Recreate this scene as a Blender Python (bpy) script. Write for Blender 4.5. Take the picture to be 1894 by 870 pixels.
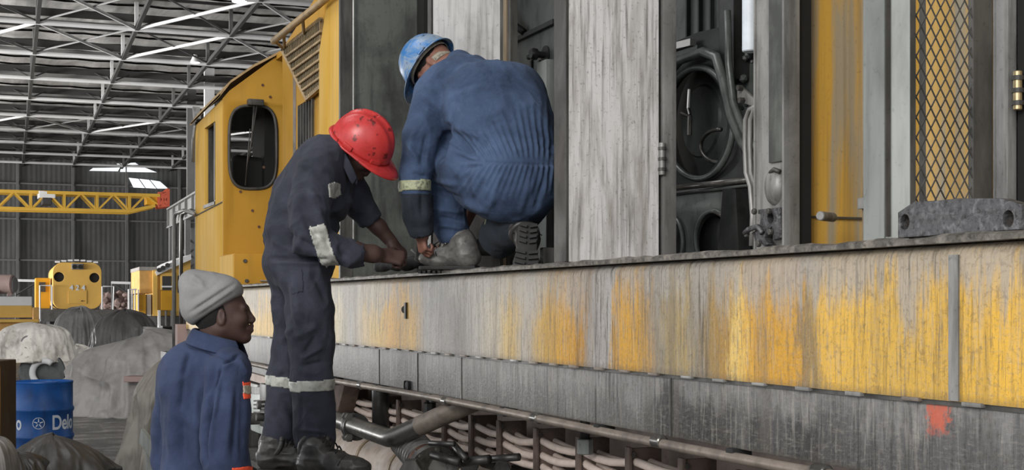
import bpy, bmesh, math, random
import numpy as np
from mathutils import Vector, Matrix
random.seed(7)
for o in list(bpy.data.objects): bpy.data.objects.remove(o)
SC = bpy.context.scene; COL = SC.collection
PI = math.pi
# ---------------------------------------------------------------- camera
F = 2500.0; CX = 947.0; HY = 566.0; CZ = 1.6
A = math.atan(1057/2500.0); SA, CA = math.sin(A), math.cos(A)
cam = bpy.data.cameras.new('camera'); co = bpy.data.objects.new('camera', cam); COL.objects.link(co)
co.location = (0, 0, CZ); co.rotation_euler = (PI/2, 0, -A)
cam.sensor_width = 36; cam.lens = 36*F/1894; cam.shift_y = (HY-435)/1894.0
cam.clip_end = 400; SC.camera = co
# ---------------------------------------------------------------- world, lights, exposure
w = bpy.data.worlds.new('world'); SC.world = w; w.use_nodes = True
wn = w.node_tree; bg = wn.nodes['Background']
bg.inputs[0].default_value = (0.95, 0.97, 1.0, 1); bg.inputs[1].default_value = 1.5
def area(name, loc, target, size, power, col=(1,1,1)):
    l = bpy.data.lights.new(name, 'AREA'); l.shape = 'RECTANGLE'; l.size, l.size_y = size; l.energy = power; l.color = col
    o = bpy.data.objects.new(name, l); COL.objects.link(o); o.location = loc
    o.rotation_euler = (Vector(target)-Vector(loc)).to_track_quat('-Z', 'Y').to_euler(); return o
# daylight through the open shed door behind and to the left of the camera, plus an added fill lamp overhead
area('door_daylight', (-8, -3, 6.5), (2.4, 7, 1.8), (5, 4), 1250, (1, .97, .93))
area('overhead_fill', (-3, 9, 12), (1.5, 7.5, 1.5), (6, 5), 470, (.97, .98, 1))  # added soft lamp under the closed roof
# side fill lamps, added to brighten the shed roof, follow further down
SC.view_settings.view_transform = 'Standard'; SC.view_settings.look = 'None'
SC.view_settings.gamma = 1; SC.view_settings.use_curve_mapping = False
SC.view_settings.exposure = 0.0

# ---------------------------------------------------------------- photo measuring helpers (pixels -> metres)
RT = np.array([CA, -SA, 0]); FW = np.array([SA, CA, 0]); UP = np.array([0, 0, 1.0]); CAM = np.array([0, 0, CZ])
def T(x, y, t): return CAM + RT*((x-CX)/F*t) + FW*t + UP*((HY-y)/F*t)
def tX(x, X): return X/((x-CX)/F*CA + SA)
def onX(x, y, X): return T(x, y, tX(x, X))
def YX(x, X): return float(onX(x, HY, X)[1])
def onY(x, y, Y):
    u = (x-CX)/F; return T(x, y, Y/(-u*SA + CA))
AH = math.atan(932/2500.0)
VH = -math.sin(AH)*RT + math.cos(AH)*FW; HH = math.cos(AH)*RT + math.sin(AH)*FW
def H(h, v, z): p = HH*h + VH*v; return np.array([p[0], p[1], z])
HROT = math.atan2(HH[1], HH[0])
sl = H(-34, 98, 3.2); st_ = H(4, 94, 15.5)
area('roof_fill_far', tuple(sl), tuple(st_), (56, 5), 20000, (1, .99, .97))  # added fill lamp, low and aimed up to brighten the roof
sl = H(-34, 62, 3); st_ = H(4, 70, 16.5); l2 = area('roof_fill_near', tuple(sl), tuple(st_), (40, 5), 8500, (1, .99, .97)); l2.data.spread = math.radians(80)  # second added fill lamp, lifting the nearer roof
def tohv(p): return float(np.dot(p[:2], HH[:2])), float(np.dot(p[:2], VH[:2]))

def lin(c):
    return tuple(((v/255)/12.92 if v/255 <= .04045 else ((v/255+.055)/1.055)**2.4) for v in c)
# ---------------------------------------------------------------- materials
class NT:
    def __init__(s, name):
        s.m = bpy.data.materials.new(name); s.m.use_nodes = True; s.t = s.m.node_tree; s.b = s.t.nodes['Principled BSDF']
        g = s.t.nodes.new('ShaderNodeNewGeometry'); s.pos = g.outputs['Position']
    def n(s, k, **kw):
        n = s.t.nodes.new(k)
        for a, v in kw.items(): setattr(n, a, v)
        return n
    def link(s, a, b): s.t.links.new(a, b)
    def mp(s, scale, loc=(0,0,0), src=None, rot=(0,0,0)):
        m = s.n('ShaderNodeMapping'); m.inputs['Scale'].default_value = scale; m.inputs['Location'].default_value = loc
        m.inputs['Rotation'].default_value = rot
        s.link(src or s.pos, m.inputs[0]); return m.outputs[0]
    def noise(s, vec, scale=1, detail=4, rough=.55, dist=0):
        n = s.n('ShaderNodeTexNoise'); s.link(vec, n.inputs['Vector']); n.inputs['Scale'].default_value = scale
        n.inputs['Detail'].default_value = detail; n.inputs['Roughness'].default_value = rough; n.inputs['Distortion'].default_value = dist
        return n.outputs['Fac']
    def ramp(s, fac, stops):
        r = s.n('ShaderNodeValToRGB'); e = r.color_ramp.elements
        for i, (p, c) in enumerate(stops):
            if not isinstance(c, (tuple, list)): c = (c, c, c)
            el = e[i] if i < 2 else e.new(p)
            el.position = p; el.color = (*c, 1)
        s.link(fac, r.inputs[0]); return r.outputs[0]
    def mix(s, fac, a, b, mode='MIX'):
        m = s.n('ShaderNodeMix', data_type='RGBA', blend_type=mode)
        for v, i in ((fac, 0), (a, 6), (b, 7)):
            if hasattr(v, 'is_output'): s.link(v, m.inputs[i])
            elif i == 0: m.inputs[0].default_value = v
            else: m.inputs[i].default_value = (*v, 1)
        return m.outputs[2]
    def math(s, op, a, b=0.0, clamp=False):
        m = s.n('ShaderNodeMath', operation=op, use_clamp=clamp)
        for v, i in ((a, 0), (b, 1)):
            if hasattr(v, 'is_output'): s.link(v, m.inputs[i])
            else: m.inputs[i].default_value = v
        return m.outputs[0]
    def sep(s, src=None):
        x = s.n('ShaderNodeSeparateXYZ'); s.link(src or s.pos, x.inputs[0]); return x.outputs
    def bump(s, h, strength=.3, dist=.01):
        b = s.n('ShaderNodeBump'); b.inputs['Strength'].default_value = strength; b.inputs['Distance'].default_value = dist
        s.link(h, b.inputs['Height']); s.link(b.outputs[0], s.b.inputs['Normal'])
    def fin(s, col=None, rough=.6, metal=0., spec=.5):
        if col is not None:
            if hasattr(col, 'is_output'): s.link(col, s.b.inputs['Base Color'])
            else: s.b.inputs['Base Color'].default_value = (*col, 1)
        if hasattr(rough, 'is_output'): s.link(rough, s.b.inputs['Roughness'])
        else: s.b.inputs['Roughness'].default_value = rough
        s.b.inputs['Metallic'].default_value = metal; s.b.inputs['Specular IOR Level'].default_value = spec
        return s.m
def weathered(name, c1, c2, c3, sc=(3,3,3), streak=(18,18,1.2), amt=.5, rough=.55, metal=0., bump=.25, thr=(.45,.7), fine=60, spec=.5):
    """c1 main, c2 second tone in patches, c3 dirt in streaks"""
    n = NT(name); c1, c2, c3 = lin(c1), lin(c2), lin(c3)
    a = n.noise(n.mp(sc), 1, 6, .6, .3)
    col = n.mix(n.ramp(a, [(thr[0], 0), (thr[1], 1)]), c1, c2)
    st = n.noise(n.mp(streak), 1, 5, .6)
    col = n.mix(n.math('MULTIPLY', n.ramp(st, [(.5, 0), (.72, 1)]), amt), col, c3)
    fn = n.noise(n.mp((fine, fine, fine)), 1, 3, .6)
    col = n.mix(n.math('MULTIPLY', n.ramp(fn, [(.6, 0), (.75, 1)]), amt*.7), col, c3)
    n.bump(n.math('ADD', st, n.math('MULTIPLY', fn, .5)), bump, .004)
    r = n.math('ADD', n.math('MULTIPLY', a, .3), rough-.15)
    return n.fin(col, r, metal, spec)
def plain(name, c, rough=.6, metal=0., var=.15, scale=8, bump=0., spec=.5, fine=1.):
    n = NT(name); c = lin(c)
    a = n.noise(n.mp((scale,)*3), 1, 5, .6)
    col = n.mix(n.ramp(a, [(.3, 0), (.75, 1)]), tuple(v*(1+var) for v in c), tuple(v*(1-var) for v in c))
    if bump: n.bump(n.noise(n.mp((scale*12*fine,)*3), 1, 4, .6), bump, .003)
    return n.fin(col, rough, metal, spec)
def fabric(name, c, c2, dirt=.3, rough=.92):
    n = NT(name); c, c2 = lin(c), lin(c2)
    a = n.noise(n.mp((5, 5, 5)), 1, 6, .65, .4)
    col = n.mix(n.ramp(a, [(.38, 0), (.68, 1)]), c, c2)
    f = n.noise(n.mp((45, 45, 45)), 1, 4, .7)
    col = n.mix(n.math('MULTIPLY', n.ramp(f, [(.5, 0), (.8, 1)]), dirt), col, tuple(v*1.6+.01 for v in c2))
    b2 = n.noise(n.mp((22, 22, 22)), 1, 5, .6, .8)
    n.bump(n.math('ADD', b2, n.math('MULTIPLY', n.noise(n.mp((320,)*3), 1, 2), .25)), .5, .008)
    m = n.fin(col, rough, 0, .15); n.b.inputs['Sheen Weight'].default_value = .03
    return m
M = {}
# loco sill: peeling yellow paint over grey metal, patches laid along the sill where the photo has them
def sill_material(name, stops, X, y0, y1, z0, z1, topcol, topamt, dark, darkamt, low=None):
    n = NT(name); s = n.sep()
    wob = n.math('ADD', n.math('MULTIPLY', n.math('SUBTRACT', n.noise(n.mp((3, 14, 5)), 1, 8, .75), .5), .30),
                 n.math('MULTIPLY', n.math('SUBTRACT', n.noise(n.mp((3, 60, 3)), 1, 5, .7), .5), .14))
    mr = n.n('ShaderNodeMapRange'); mr.inputs[1].default_value = y0; mr.inputs[2].default_value = y1
    n.link(n.math('ADD', s[1], wob), mr.inputs[0])
    L = []
    for px, c in stops: L.append(((YX(px, X)-y0)/(y1-y0), lin(c)))
    L.sort(key=lambda q: q[0])
    col = n.ramp(mr.outputs[0], L[:32])
    zf = n.math('DIVIDE', n.math('SUBTRACT', s[2], z0), z1-z0)
    stv = n.noise(n.mp((8, 30, 1.6)), 1, 7, .68)
    big = n.noise(n.mp((2, 4.2, 2.2), (3, 1, 0)), 1, 4, .6, .5)
    f = n.math('ADD', zf, n.math('ADD', n.math('MULTIPLY', n.math('SUBTRACT', stv, .5), 1.6), n.math('MULTIPLY', n.math('SUBTRACT', big, .5), 1.5)))
    col = n.mix(n.math('MULTIPLY', n.ramp(f, [(.5, 0), (.82, 1)]), topamt), col, lin(topcol))
    fine = n.noise(n.mp((40, 95, 7)), 1, 6, .7)
    col = n.mix(n.math('MULTIPLY', n.ramp(fine, [(.52, 0), (.68, 1)]), darkamt), col, lin(dark))
    crs = n.noise(n.mp((30, 30, 130), (2, 5, 1)), 1, 6, .7)
    col = n.mix(n.math('MULTIPLY', n.ramp(crs, [(.5, 0), (.7, 1)]), .38), col, lin((150, 144, 134)))
    sp = n.noise(n.mp((70, 70, 60)), 1, 5, .7)
    col = n.mix(n.math('MULTIPLY', n.ramp(sp, [(.56, 0), (.68, 1)]), .4), col, tuple(v*.25 for v in lin(dark)))
    lt = n.noise(n.mp((20, 60, 5), (7, 7, 7)), 1, 6, .7)
    col = n.mix(n.math('MULTIPLY', n.ramp(lt, [(.52, 0), (.66, 1)]), .34), col, lin((176, 170, 160)))
    br = n.noise(n.mp((4, 11, .7), (1, 9, 4)), 1, 5, .6)
    col = n.mix(n.math('MULTIPLY', n.ramp(br, [(.52, 0), (.66, 1)]), .45), col, tuple(.35*a_+.65*b_ for a_, b_ in zip(lin((128, 120, 108)), lin(dark))))
    ck = n.noise(n.mp((16, 34, 34), (4, 4, 4)), 1, 8, .75, 1.2)
    col = n.mix(n.math('MULTIPLY', n.ramp(ck, [(.54, 0), (.6, 1)]), .3), col, lin((84, 74, 58)))
    dk = n.noise(n.mp((20, 46, 2.4), (3, 3, 8)), 1, 8, .72); dm = n.noise(n.mp((1, 2.2, 1), (5, 0, 0)), 1, 3, .5)
    col = n.mix(n.math('MULTIPLY', n.math('MULTIPLY', n.ramp(dk, [(.52, 0), (.62, 1)]), n.ramp(dm, [(.4, .25), (.6, 1)])), .75), col, tuple(v*.4 for v in lin(dark)))
    gr = n.ramp(zf, [(0, 1), (.07, 0)])
    col = n.mix(n.math('MULTIPLY', gr, .5), col, lin((70, 64, 55)))
    if low:
        pz = n.math('POWER', n.math('DIVIDE', n.math('ADD', n.math('ABSOLUTE', n.math('SUBTRACT', s[1], low[0])), n.math('MULTIPLY', n.math('SUBTRACT', sp, .5), .12)), low[1]), 2)
        pf = n.ramp(pz, [(.3, 1), (1, 0)])
        zz = n.ramp(n.math('ADD', n.math('ABSOLUTE', n.math('SUBTRACT', s[2], low[2])), n.math('MULTIPLY', n.math('SUBTRACT', sp, .5), .1)), [(.02, 1), (.05, 0)])
        col = n.mix(n.math('MULTIPLY', n.math('MULTIPLY', pf, zz), .8), col, lin((196, 90, 60)))
    n.bump(n.math('ADD', n.math('MULTIPLY', fine, .6), sp), .45, .006)
    return n.fin(col, n.math('ADD', n.math('MULTIPLY', stv, .35), .26), .12, .5)
YL, AM, GR, LG, DG = (222,174,60), (204,150,26), (126,121,114), (158,154,150), (82,76,68)
M['sill'] = sill_material('sill_paint', [(440,(226,190,110)),(520,(222,176,70)),(615,(206,190,150)),(650,LG),(700,(206,170,86)),(722,AM),(765,(214,166,60)),(785,LG),(845,(120,116,112)),(870,LG),(915,(180,170,150)),(945,(204,166,70)),(975,LG),(1000,(190,150,50)),(1045,AM),(1075,(178,126,14)),(1090,LG),(1128,(168,164,160)),(1140,AM),(1185,(198,148,40)),(1215,GR),(1255,(170,144,80)),(1282,GR),(1310,(146,118,60)),(1350,(168,128,50)),(1365,(230,196,110)),(1385,AM),(1465,AM),(1490,(110,98,78)),(1540,YL),(1650,(206,164,66)),(1894,(228,178,60))],
    2.2, 1.5, 13.5, 1.371, 1.745, (160,156,150), .8, (92,82,66), .7)
M['skirt'] = sill_material('skirt_paint', [(440,(131,129,127)),(620,(111,109,108)),(700,(90,89,88)),(740,(68,68,68)),(860,(104,104,103)),(1000,(91,91,90)),(1060,(113,112,111)),(1190,(91,91,90)),(1220,(49,48,48)),(1340,(39,38,38)),(1370,(85,84,83)),(1400,(42,41,41)),(1440,(73,72,72)),(1480,(41,40,40)),(1560,(80,79,79)),(1894,(91,91,92))],
    2.21, 1.5, 13.5, 1.17, 1.365, (150,148,146), .45, (52,51,50), .75, low=(YX(1733, 2.21), .045, 1.335))
M['rim'] = weathered('rim_metal', (92,88,82), (150,144,134), (30,28,26), (6,20,20), (40,40,40), .8, .5, .3, .6)
M['yellow'] = weathered('cab_yellow', (188,142,50), (172,128,40), (120,92,40), (1.5,1.5,1.5), (9,9,.8), .28, .7, 0, .1, (.3,.8), 50, .3)
M['yellow_lit'] = weathered('cab_yellow_lit', (214,176,100), (208,160,50), (150,120,70), (2,2,.5), (16,16,.5), .35, .8, 0, .12, (.35,.7), 60, .15)  # lighter cab yellow: light on the side faces put into the colour
M['door_dark'] = weathered('dark_grey_door', (98,101,96), (66,68,65), (38,39,38), (5,5,4), (22,22,2.5), .6, .5, .1, .2, (.4,.65), 45)
M['door_glare'] = weathered('glare_white_door', (222,220,218), (160,154,147), (80,74,68), (16,16,2.6), (60,60,2.4), .75, .35, .1, .35, (.46,.72), 80)  # white tone holds the glare on the door; streaks are dirt
M['door_glare2'] = weathered('white_door', (228,227,225), (196,195,193), (92,90,88), (9,9,4), (26,26,1.5), .6, .5, .1, .2, (.45,.7), 40)
M['door_yellow'] = weathered('yellow_door', (206,162,72), (168,156,132), (120,106,80), (11,11,.7), (30,30,.6), .5, .35, 0, .2, (.48,.6), 60)
M['frame_green'] = weathered('grey_green_frame', (124,128,125), (100,104,101), (50,52,50), (5,5,2), (20,20,1.5), .5, .45, .1, .15, (.4,.7), 40)
M['frame_pale'] = weathered('pale_green_frame', (190,196,192), (160,166,162), (80,80,78), (7,7,2), (30,30,2), .4, .5, 0, .12, (.5,.72), 50)
M['frame_dark'] = weathered('dark_frame', (84,82,78), (58,57,54), (28,27,26), (6,6,3), (22,22,2), .7, .5, .15, .25, (.4,.6), 50)
M['frame_grey'] = weathered('grey_frame', (150,149,146), (118,117,114), (50,49,48), (6,6,3), (22,22,2), .6, .45, .25, .2, (.4,.6), 50)
M['tan'] = weathered('tan_strip', (132,116,92), (98,84,64), (50,42,34), (8,8,3), (22,22,2), .4)
M['engine'] = weathered('engine_black', (44,45,45), (27,28,28), (10,10,10), (3,3,3), (9,9,9), .7, .42, .35, .3, (.35,.7), 40)
M['engine_grey'] = weathered('engine_grey', (92,96,94), (66,69,68), (24,24,24), (3,3,3), (9,9,5), .7, .38, .3, .3, (.35,.7), 40)
M['black'] = plain('plain_black', (20,20,20), .7)
M['under'] = weathered('underframe_dust', (188,170,160), (160,144,136), (60,54,50), (3,3,3), (6,6,3), .4, .8)
M['cable'] = plain('dusty_cable', (212,196,186), .75, 0, .15, 12, .2)
M['clamp'] = weathered('clamp_brown', (108,92,84), (80,68,62), (30,26,24), (8,8,8), (20,20,10), .5, .75)
M['pipe'] = weathered('oily_pipe', (98,96,92), (64,62,60), (30,28,26), (5,5,5), (16,16,16), .6, .3, .6, .2)
M['pipe_dust'] = weathered('dusty_pipe', (132,122,112), (96,88,82), (50,46,42), (5,5,5), (14,14,14), .5, .5, .3)
M['black_pipe'] = weathered('black_pipe', (58,57,56), (36,36,36), (16,16,16), (5,5,5), (16,16,4), .5, .4, .3)
M['tank'] = weathered('tank_brown', (160,146,134), (190,182,174), (74,64,56), (4,4,4), (9,9,9), .5, .6)
M['steel'] = plain('bright_steel', (190,188,184), .28, 1., .1)
M['brass'] = plain('worn_brass', (170,154,118), .4, .8, .25, 40)
M['oilsteel'] = weathered('gritty_steel', (86,86,88), (122,122,124), (28,28,28), (40,40,40), (60,60,60), .9, .45, .5, 1., (.5,.7), 90)
M['rust'] = plain('rust_brown', (96,66,52), .8, 0, .3, 20, .3)
M['grille'] = weathered('grille_slats', (112,94,56), (84,70,44), (40,34,24), (8,8,8), (20,20,20), .5, .6)
M['hand_rail'] = weathered('rail_tan', (176,148,104), (150,122,80), (90,74,56), (8,8,8), (20,20,20), .5, .6)
M['cov_navy'] = fabric('navy_cotton', (60,62,73), (40,42,50), .15)
M['cov_blue'] = fabric('faded_blue_cotton', (72,89,117), (47,59,81), .4)
M['cov_bluedark'] = fabric('soiled_cuff_cotton', (50,56,64), (34,38,44), .2)
M['cov_indigo'] = fabric('indigo_cotton', (58,68,94), (43,51,74), .12)
M['reflect'] = weathered('reflective_tape', (170,171,164), (134,135,128), (84,85,80), (20,20,20), (40,40,40), .6, .45)
M['reflect_y'] = weathered('soiled_tape', (168,172,140), (116,118,100), (50,54,50), (30,30,30), (60,60,60), .8, .55)
M['skin'] = plain('brown_skin', (104,72,60), .5, 0, .18, 25, .25)
M['skin_dark'] = plain('dark_brown_skin', (66,46,40), .62, 0, .15, 25, .2)
M['skin_light'] = plain('ruddy_brown_skin', (134,94,80), .5, 0, .18, 25, .25)
M['hair'] = plain('black_hair', (20,18,17), .9, 0, .3, 200, .6)
M['boot'] = weathered('worn_boot_leather', (62,60,58), (40,39,38), (22,21,21), (14,14,14), (30,30,30), .5, .42)
M['boot_grey'] = weathered('dusty_boot_leather', (100,98,95), (74,72,70), (36,35,34), (14,14,14), (30,30,30), .5, .5)
M['rubber'] = plain('black_rubber', (34,33,33), .7, 0, .25, 30, .3)
M['eye_white'] = plain('eye_white', (200,195,188), .3); M['eye_dark'] = plain('eye_iris', (24,16,12), .2)
def helmet_mat(name, c, c2, c3):
    n = NT(name); c, c2, c3 = lin(c), lin(c2), lin(c3)
    a = n.noise(n.mp((13, 13, 13)), 1, 8, .75, .6)
    col = n.mix(n.ramp(a, [(.44, 0), (.6, 1)]), c, c2)
    v = n.noise(n.mp((26, 26, 20)), 1, 3, .5)
    col = n.mix(n.ramp(v, [(.63, 0), (.67, .85)]), col, c3)
    n.bump(n.noise(n.mp((70,)*3), 1, 3), .1, .003)
    return n.fin(col, n.math('ADD', n.math('MULTIPLY', a, .3), .22), 0, .5)
M['hel_red'] = helmet_mat('red_helmet_shell', (192,56,54), (172,44,44), (84,26,26))
M['hel_blue'] = helmet_mat('worn_blue_helmet', (48,112,172), (132,146,158), (30,46,72))
M['band_white'] = weathered('grubby_white_band', (176,170,154), (130,124,110), (70,64,56), (30,30,30), (60,60,60), .6, .7)
def knit():
    n = NT('grey_knit'); a = n.noise(n.mp((9,9,9)), 1, 5, .6)
    col = n.mix(a, lin((150,150,149)), lin((112,112,112)))
    wv = n.n('ShaderNodeTexWave'); wv.inputs['Scale'].default_value = 90; wv.inputs['Distortion'].default_value = 2
    n.link(n.mp((1, 1, .25)), wv.inputs['Vector'])
    n.bump(n.math('ADD', wv.outputs['Fac'], n.noise(n.mp((240,)*3), 1, 3)), .35, .003); return n.fin(col, .95, 0, .1)
M['knit'] = knit()
M['orange'] = plain('orange_tape', (228,84,52), .6, 0, .1)
M['drum'] = weathered('drum_blue', (22,84,156), (18,66,126), (10,30,56), (4,4,4), (10,10,2), .5, .4)
M['print_white'] = plain('print_white', (206,214,222), .5)
M['tarp_grey'] = weathered('grey_tarpaulin', (146,144,142), (112,110,108), (60,58,57), (2,2,2), (6,6,3), .4, .5, 0, .3)
M['tarp_light'] = weathered('dusty_tarpaulin', (160,156,152), (126,122,119), (78,75,72), (2,2,2), (6,6,3), .35, .55, 0, .3)
M['tarp_dark'] = weathered('charcoal_tarpaulin', (96,94,92), (70,68,66), (34,33,32), (2,2,2), (6,6,3), .4, .45, 0, .3)
M['tarp_black'] = weathered('black_tarpaulin', (66,63,60), (48,46,45), (30,29,28), (2,2,2), (6,6,6), .4, .45, 0, .3)
M['tarp_brown'] = weathered('brown_grey_tarpaulin', (116,112,105), (92,89,84), (62,60,57), (2,2,2), (6,6,3), .4, .6, 0, .3)
M['tarp_cream'] = weathered('cream_canvas', (240,234,224), (196,190,178), (86,82,78), (2.2,2.2,2.2), (4,4,2), .8, .8, 0, .3, (.5,.7), 20)
M['roof'] = weathered('roof_sheet', (205,203,200), (160,158,156), (90,88,86), (.6,.25,.6), (1.6,.12,1.6), .6, .8, 0, .1, (.4,.65), 2.5)
M['wall'] = weathered('wall_sheet', (100,100,99), (84,84,83), (56,56,56), (.5,.5,.2), (3,3,.15), .5, .75, 0, .1, (.4,.65), 3)
M['white_steel'] = plain('pale_and_lit_steel', (222,222,222), .6, 0, .12, .7)
M['mid_steel'] = plain('mid_grey_steel', (118,118,117), .6, 0, .2, .7)
M['dark_steel'] = plain('dark_truss_steel', (58,57,56), .7, 0, .2, .7)
M['crane'] = plain('crane_yellow', (204,162,58), .55, 0, .12, 1)
M['crane_red'] = plain('crane_red', (206,96,70), .6, 0, .12, 1)
M['far_yellow'] = plain('far_yellow', (218,174,86), .6, 0, .1, .8)
M['far_yellow_deep'] = plain('far_yellow_deep', (206,150,24), .6, 0, .15, .8)
M['orange_paint'] = plain('worn_orange_paint', (206,160,92), .7, 0, .2, 2)
M['pinkgrey'] = plain('primer_pink_grey', (150,128,122), .7, 0, .25, 2)
M['cabinet'] = weathered('brown_cabinet', (84,66,40), (66,52,34), (30,24,18), (3,3,3), (9,9,3), .5, .5)
def floor_mat():
    n = NT('oily_concrete')
    a = n.noise(n.mp((.5, 1.1, 1), rot=(0,0,A)), 1, 7, .62, .6); b = n.noise(n.mp((2.2, 3.5, 2)), 1, 6, .6)
    col = n.mix(n.ramp(a, [(.38, 0), (.66, 1)]), lin((62,60,58)), lin((112,108,104)))
    col = n.mix(n.math('MULTIPLY', n.ramp(b, [(.5, 0), (.7, 1)]), .5), col, lin((150,146,142)))
    n.bump(n.noise(n.mp((9,9,9)), 1, 5), .25, .01)
    return n.fin(col, n.ramp(b, [(.4, .16), (.62, .55)]), 0, .5)
M['floor'] = floor_mat()
def glow(name, c, s):
    n = NT(name); n.b.inputs['Emission Color'].default_value = (*c, 1); n.b.inputs['Emission Strength'].default_value = s
    return n.fin((.8,.8,.8), .5)
M['lamp'] = glow('lamp_glow', (1,.98,.95), 6); M['daylight'] = glow('daylit_sheet', (.92,.96,1), .9)

# ---------------------------------------------------------------- object helpers
WL = {}
def finish(o, parent, verts=None):
    COL.objects.link(o)
def mesh_obj(name, me, mat, parent=None, smooth=False, kind=None):
    n = len(me.vertices); a = np.empty(n*3, 'f'); me.vertices.foreach_get('co', a); a = a.reshape(-1, 3)
    c = a.mean(0) if n else np.zeros(3)
    if parent is None: c = np.array([(a[:,0].min()+a[:,0].max())/2, (a[:,1].min()+a[:,1].max())/2, a[:,2].min()])
    a = a - c; me.vertices.foreach_set('co', a.astype('f').ravel()); me.update()
    for m_ in (mat if isinstance(mat, (list, tuple)) else [mat]): me.materials.append(M[m_] if isinstance(m_, str) else m_)
    if smooth: me.polygons.foreach_set('use_smooth', [True]*len(me.polygons))
    o = bpy.data.objects.new(name, me); COL.objects.link(o); WL[o.name] = c
    if parent is not None: o.parent = parent; o.location = Vector(c - WL[parent.name])
    else: o.location = Vector(c)
    if kind: o['kind'] = kind
    return o
def obj(name, bm, mat, parent=None, smooth=False, kind=None, auto=None):
    me = bpy.data.meshes.new(name); bmesh.ops.recalc_face_normals(bm, faces=bm.faces); bm.to_mesh(me); bm.free()
    o = mesh_obj(name, me, mat, parent, smooth or auto is not None, kind)
    if auto is not None:
        try: me.set_sharp_from_angle(angle=math.radians(auto))
        except Exception: pass
    return o
def tag(o, label, cat, group=None, kind=None):
    o['label'] = label; o['category'] = cat
    if group: o['group'] = group
    if kind: o['kind'] = kind
    return o
def thing(name, label, cat, loc, group=None, kind=None):
    o = bpy.data.objects.new(name, None); COL.objects.link(o); o.location = Vector(loc); o.empty_display_size = .1
    WL[o.name] = np.array(loc, float)
    return tag(o, label, cat, group, kind)
def B(): return bmesh.new()
def box(bm, x0, x1, y0, y1, z0, z1, fr=None, bev=0):
    """axis aligned box, or in frame fr=(origin, ex, ey, ez)"""
    vs = []
    for x in (x0, x1):
        for y in (y0, y1):
            for z in (z0, z1):
                p = np.array([x, y, z], float)
                if fr is not None: p = np.array(fr[0]) + fr[1]*x + fr[2]*y + fr[3]*z
                vs.append(bm.verts.new(p))
    fs = [bm.faces.new([vs[i] for i in q]) for q in ((0,1,3,2),(4,6,7,5),(0,4,5,1),(2,3,7,6),(0,2,6,4),(1,5,7,3))]
    if bev:
        es = list({e for f in fs for e in f.edges})
        bmesh.ops.bevel(bm, geom=es, offset=bev, segments=2, affect='EDGES', profile=.6)
    return bm
def tube(bm, pts, r, seg=10, cap=True, flat=None):
    pts = [np.array(p, float) for p in pts]; n = len(pts)
    rs = r if isinstance(r, (list, tuple)) else [r]*n
    rings = []; prev = None
    for i, p in enumerate(pts):
        d = pts[min(i+1, n-1)] - pts[max(i-1, 0)]; d = d/(np.linalg.norm(d)+1e-9)
        if prev is None:
            u = np.cross(d, UP);
            if np.linalg.norm(u) < .1: u = np.cross(d, [1, 0, 0])
        else: u = prev - d*np.dot(prev, d)
        u /= np.linalg.norm(u); prev = u; v = np.cross(d, u)
        rings.append([bm.verts.new(p + rs[i]*(u*math.cos(a)+v*math.sin(a))) for a in [2*PI*k/seg for k in range(seg)]])
    for a, b in zip(rings, rings[1:]):
        for k in range(seg): bm.faces.new((a[k], a[(k+1) % seg], b[(k+1) % seg], b[k]))
    if cap: bm.faces.new(rings[0][::-1]); bm.faces.new(rings[-1])
    return bm
def bar(bm, a, b, w, h=None):
    """square bar from a to b"""
    a, b = np.array(a, float), np.array(b, float); d = b-a; L = np.linalg.norm(d); d /= L
    u = np.cross(d, UP)
    if np.linalg.norm(u) < .05: u = np.array([1., 0, 0])
    u /= np.linalg.norm(u); v = np.cross(u, d); h = h or w
    return box(bm, -w/2, w/2, 0, L, -h/2, h/2, (a, u, d, v))
def lathe(bm, prof, c, ax=UP, seg=32, ex=None):
    """prof: list of (r, h) along axis ax from c"""
    ax = np.array(ax, float); ax /= np.linalg.norm(ax)
    u = np.cross(ax, [0, 0, 1.]) if abs(ax[2]) < .9 else np.cross(ax, [1., 0, 0])
    u /= np.linalg.norm(u); v = np.cross(ax, u); c = np.array(c, float); rings = []
    for r, h in prof:
        if r < 1e-5: rings.append([bm.verts.new(c+ax*h)]); continue
        rings.append([bm.verts.new(c+ax*h+r*(u*math.cos(2*PI*k/seg)+v*math.sin(2*PI*k/seg))) for k in range(seg)])
    for a, b in zip(rings, rings[1:]):
        for k in range(seg):
            k2 = (k+1) % seg
            q = [a[k % len(a)], a[k2 % len(a)], b[k2 % len(b)], b[k % len(b)]]
            q2 = []
            for x in q:
                if x not in q2: q2.append(x)
            if len(q2) > 2: bm.faces.new(q2)
    return bm
def cyl(bm, a, b, r, seg=20, bev=0):
    a, b = np.array(a, float), np.array(b, float); L = np.linalg.norm(b-a)
    return lathe(bm, [(0, 0), (r-bev, 0), (r, bev), (r, L-bev), (r-bev, L), (0, L)] if bev else [(0, 0), (r, 0), (r, L), (0, L)], a, b-a, seg)
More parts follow.
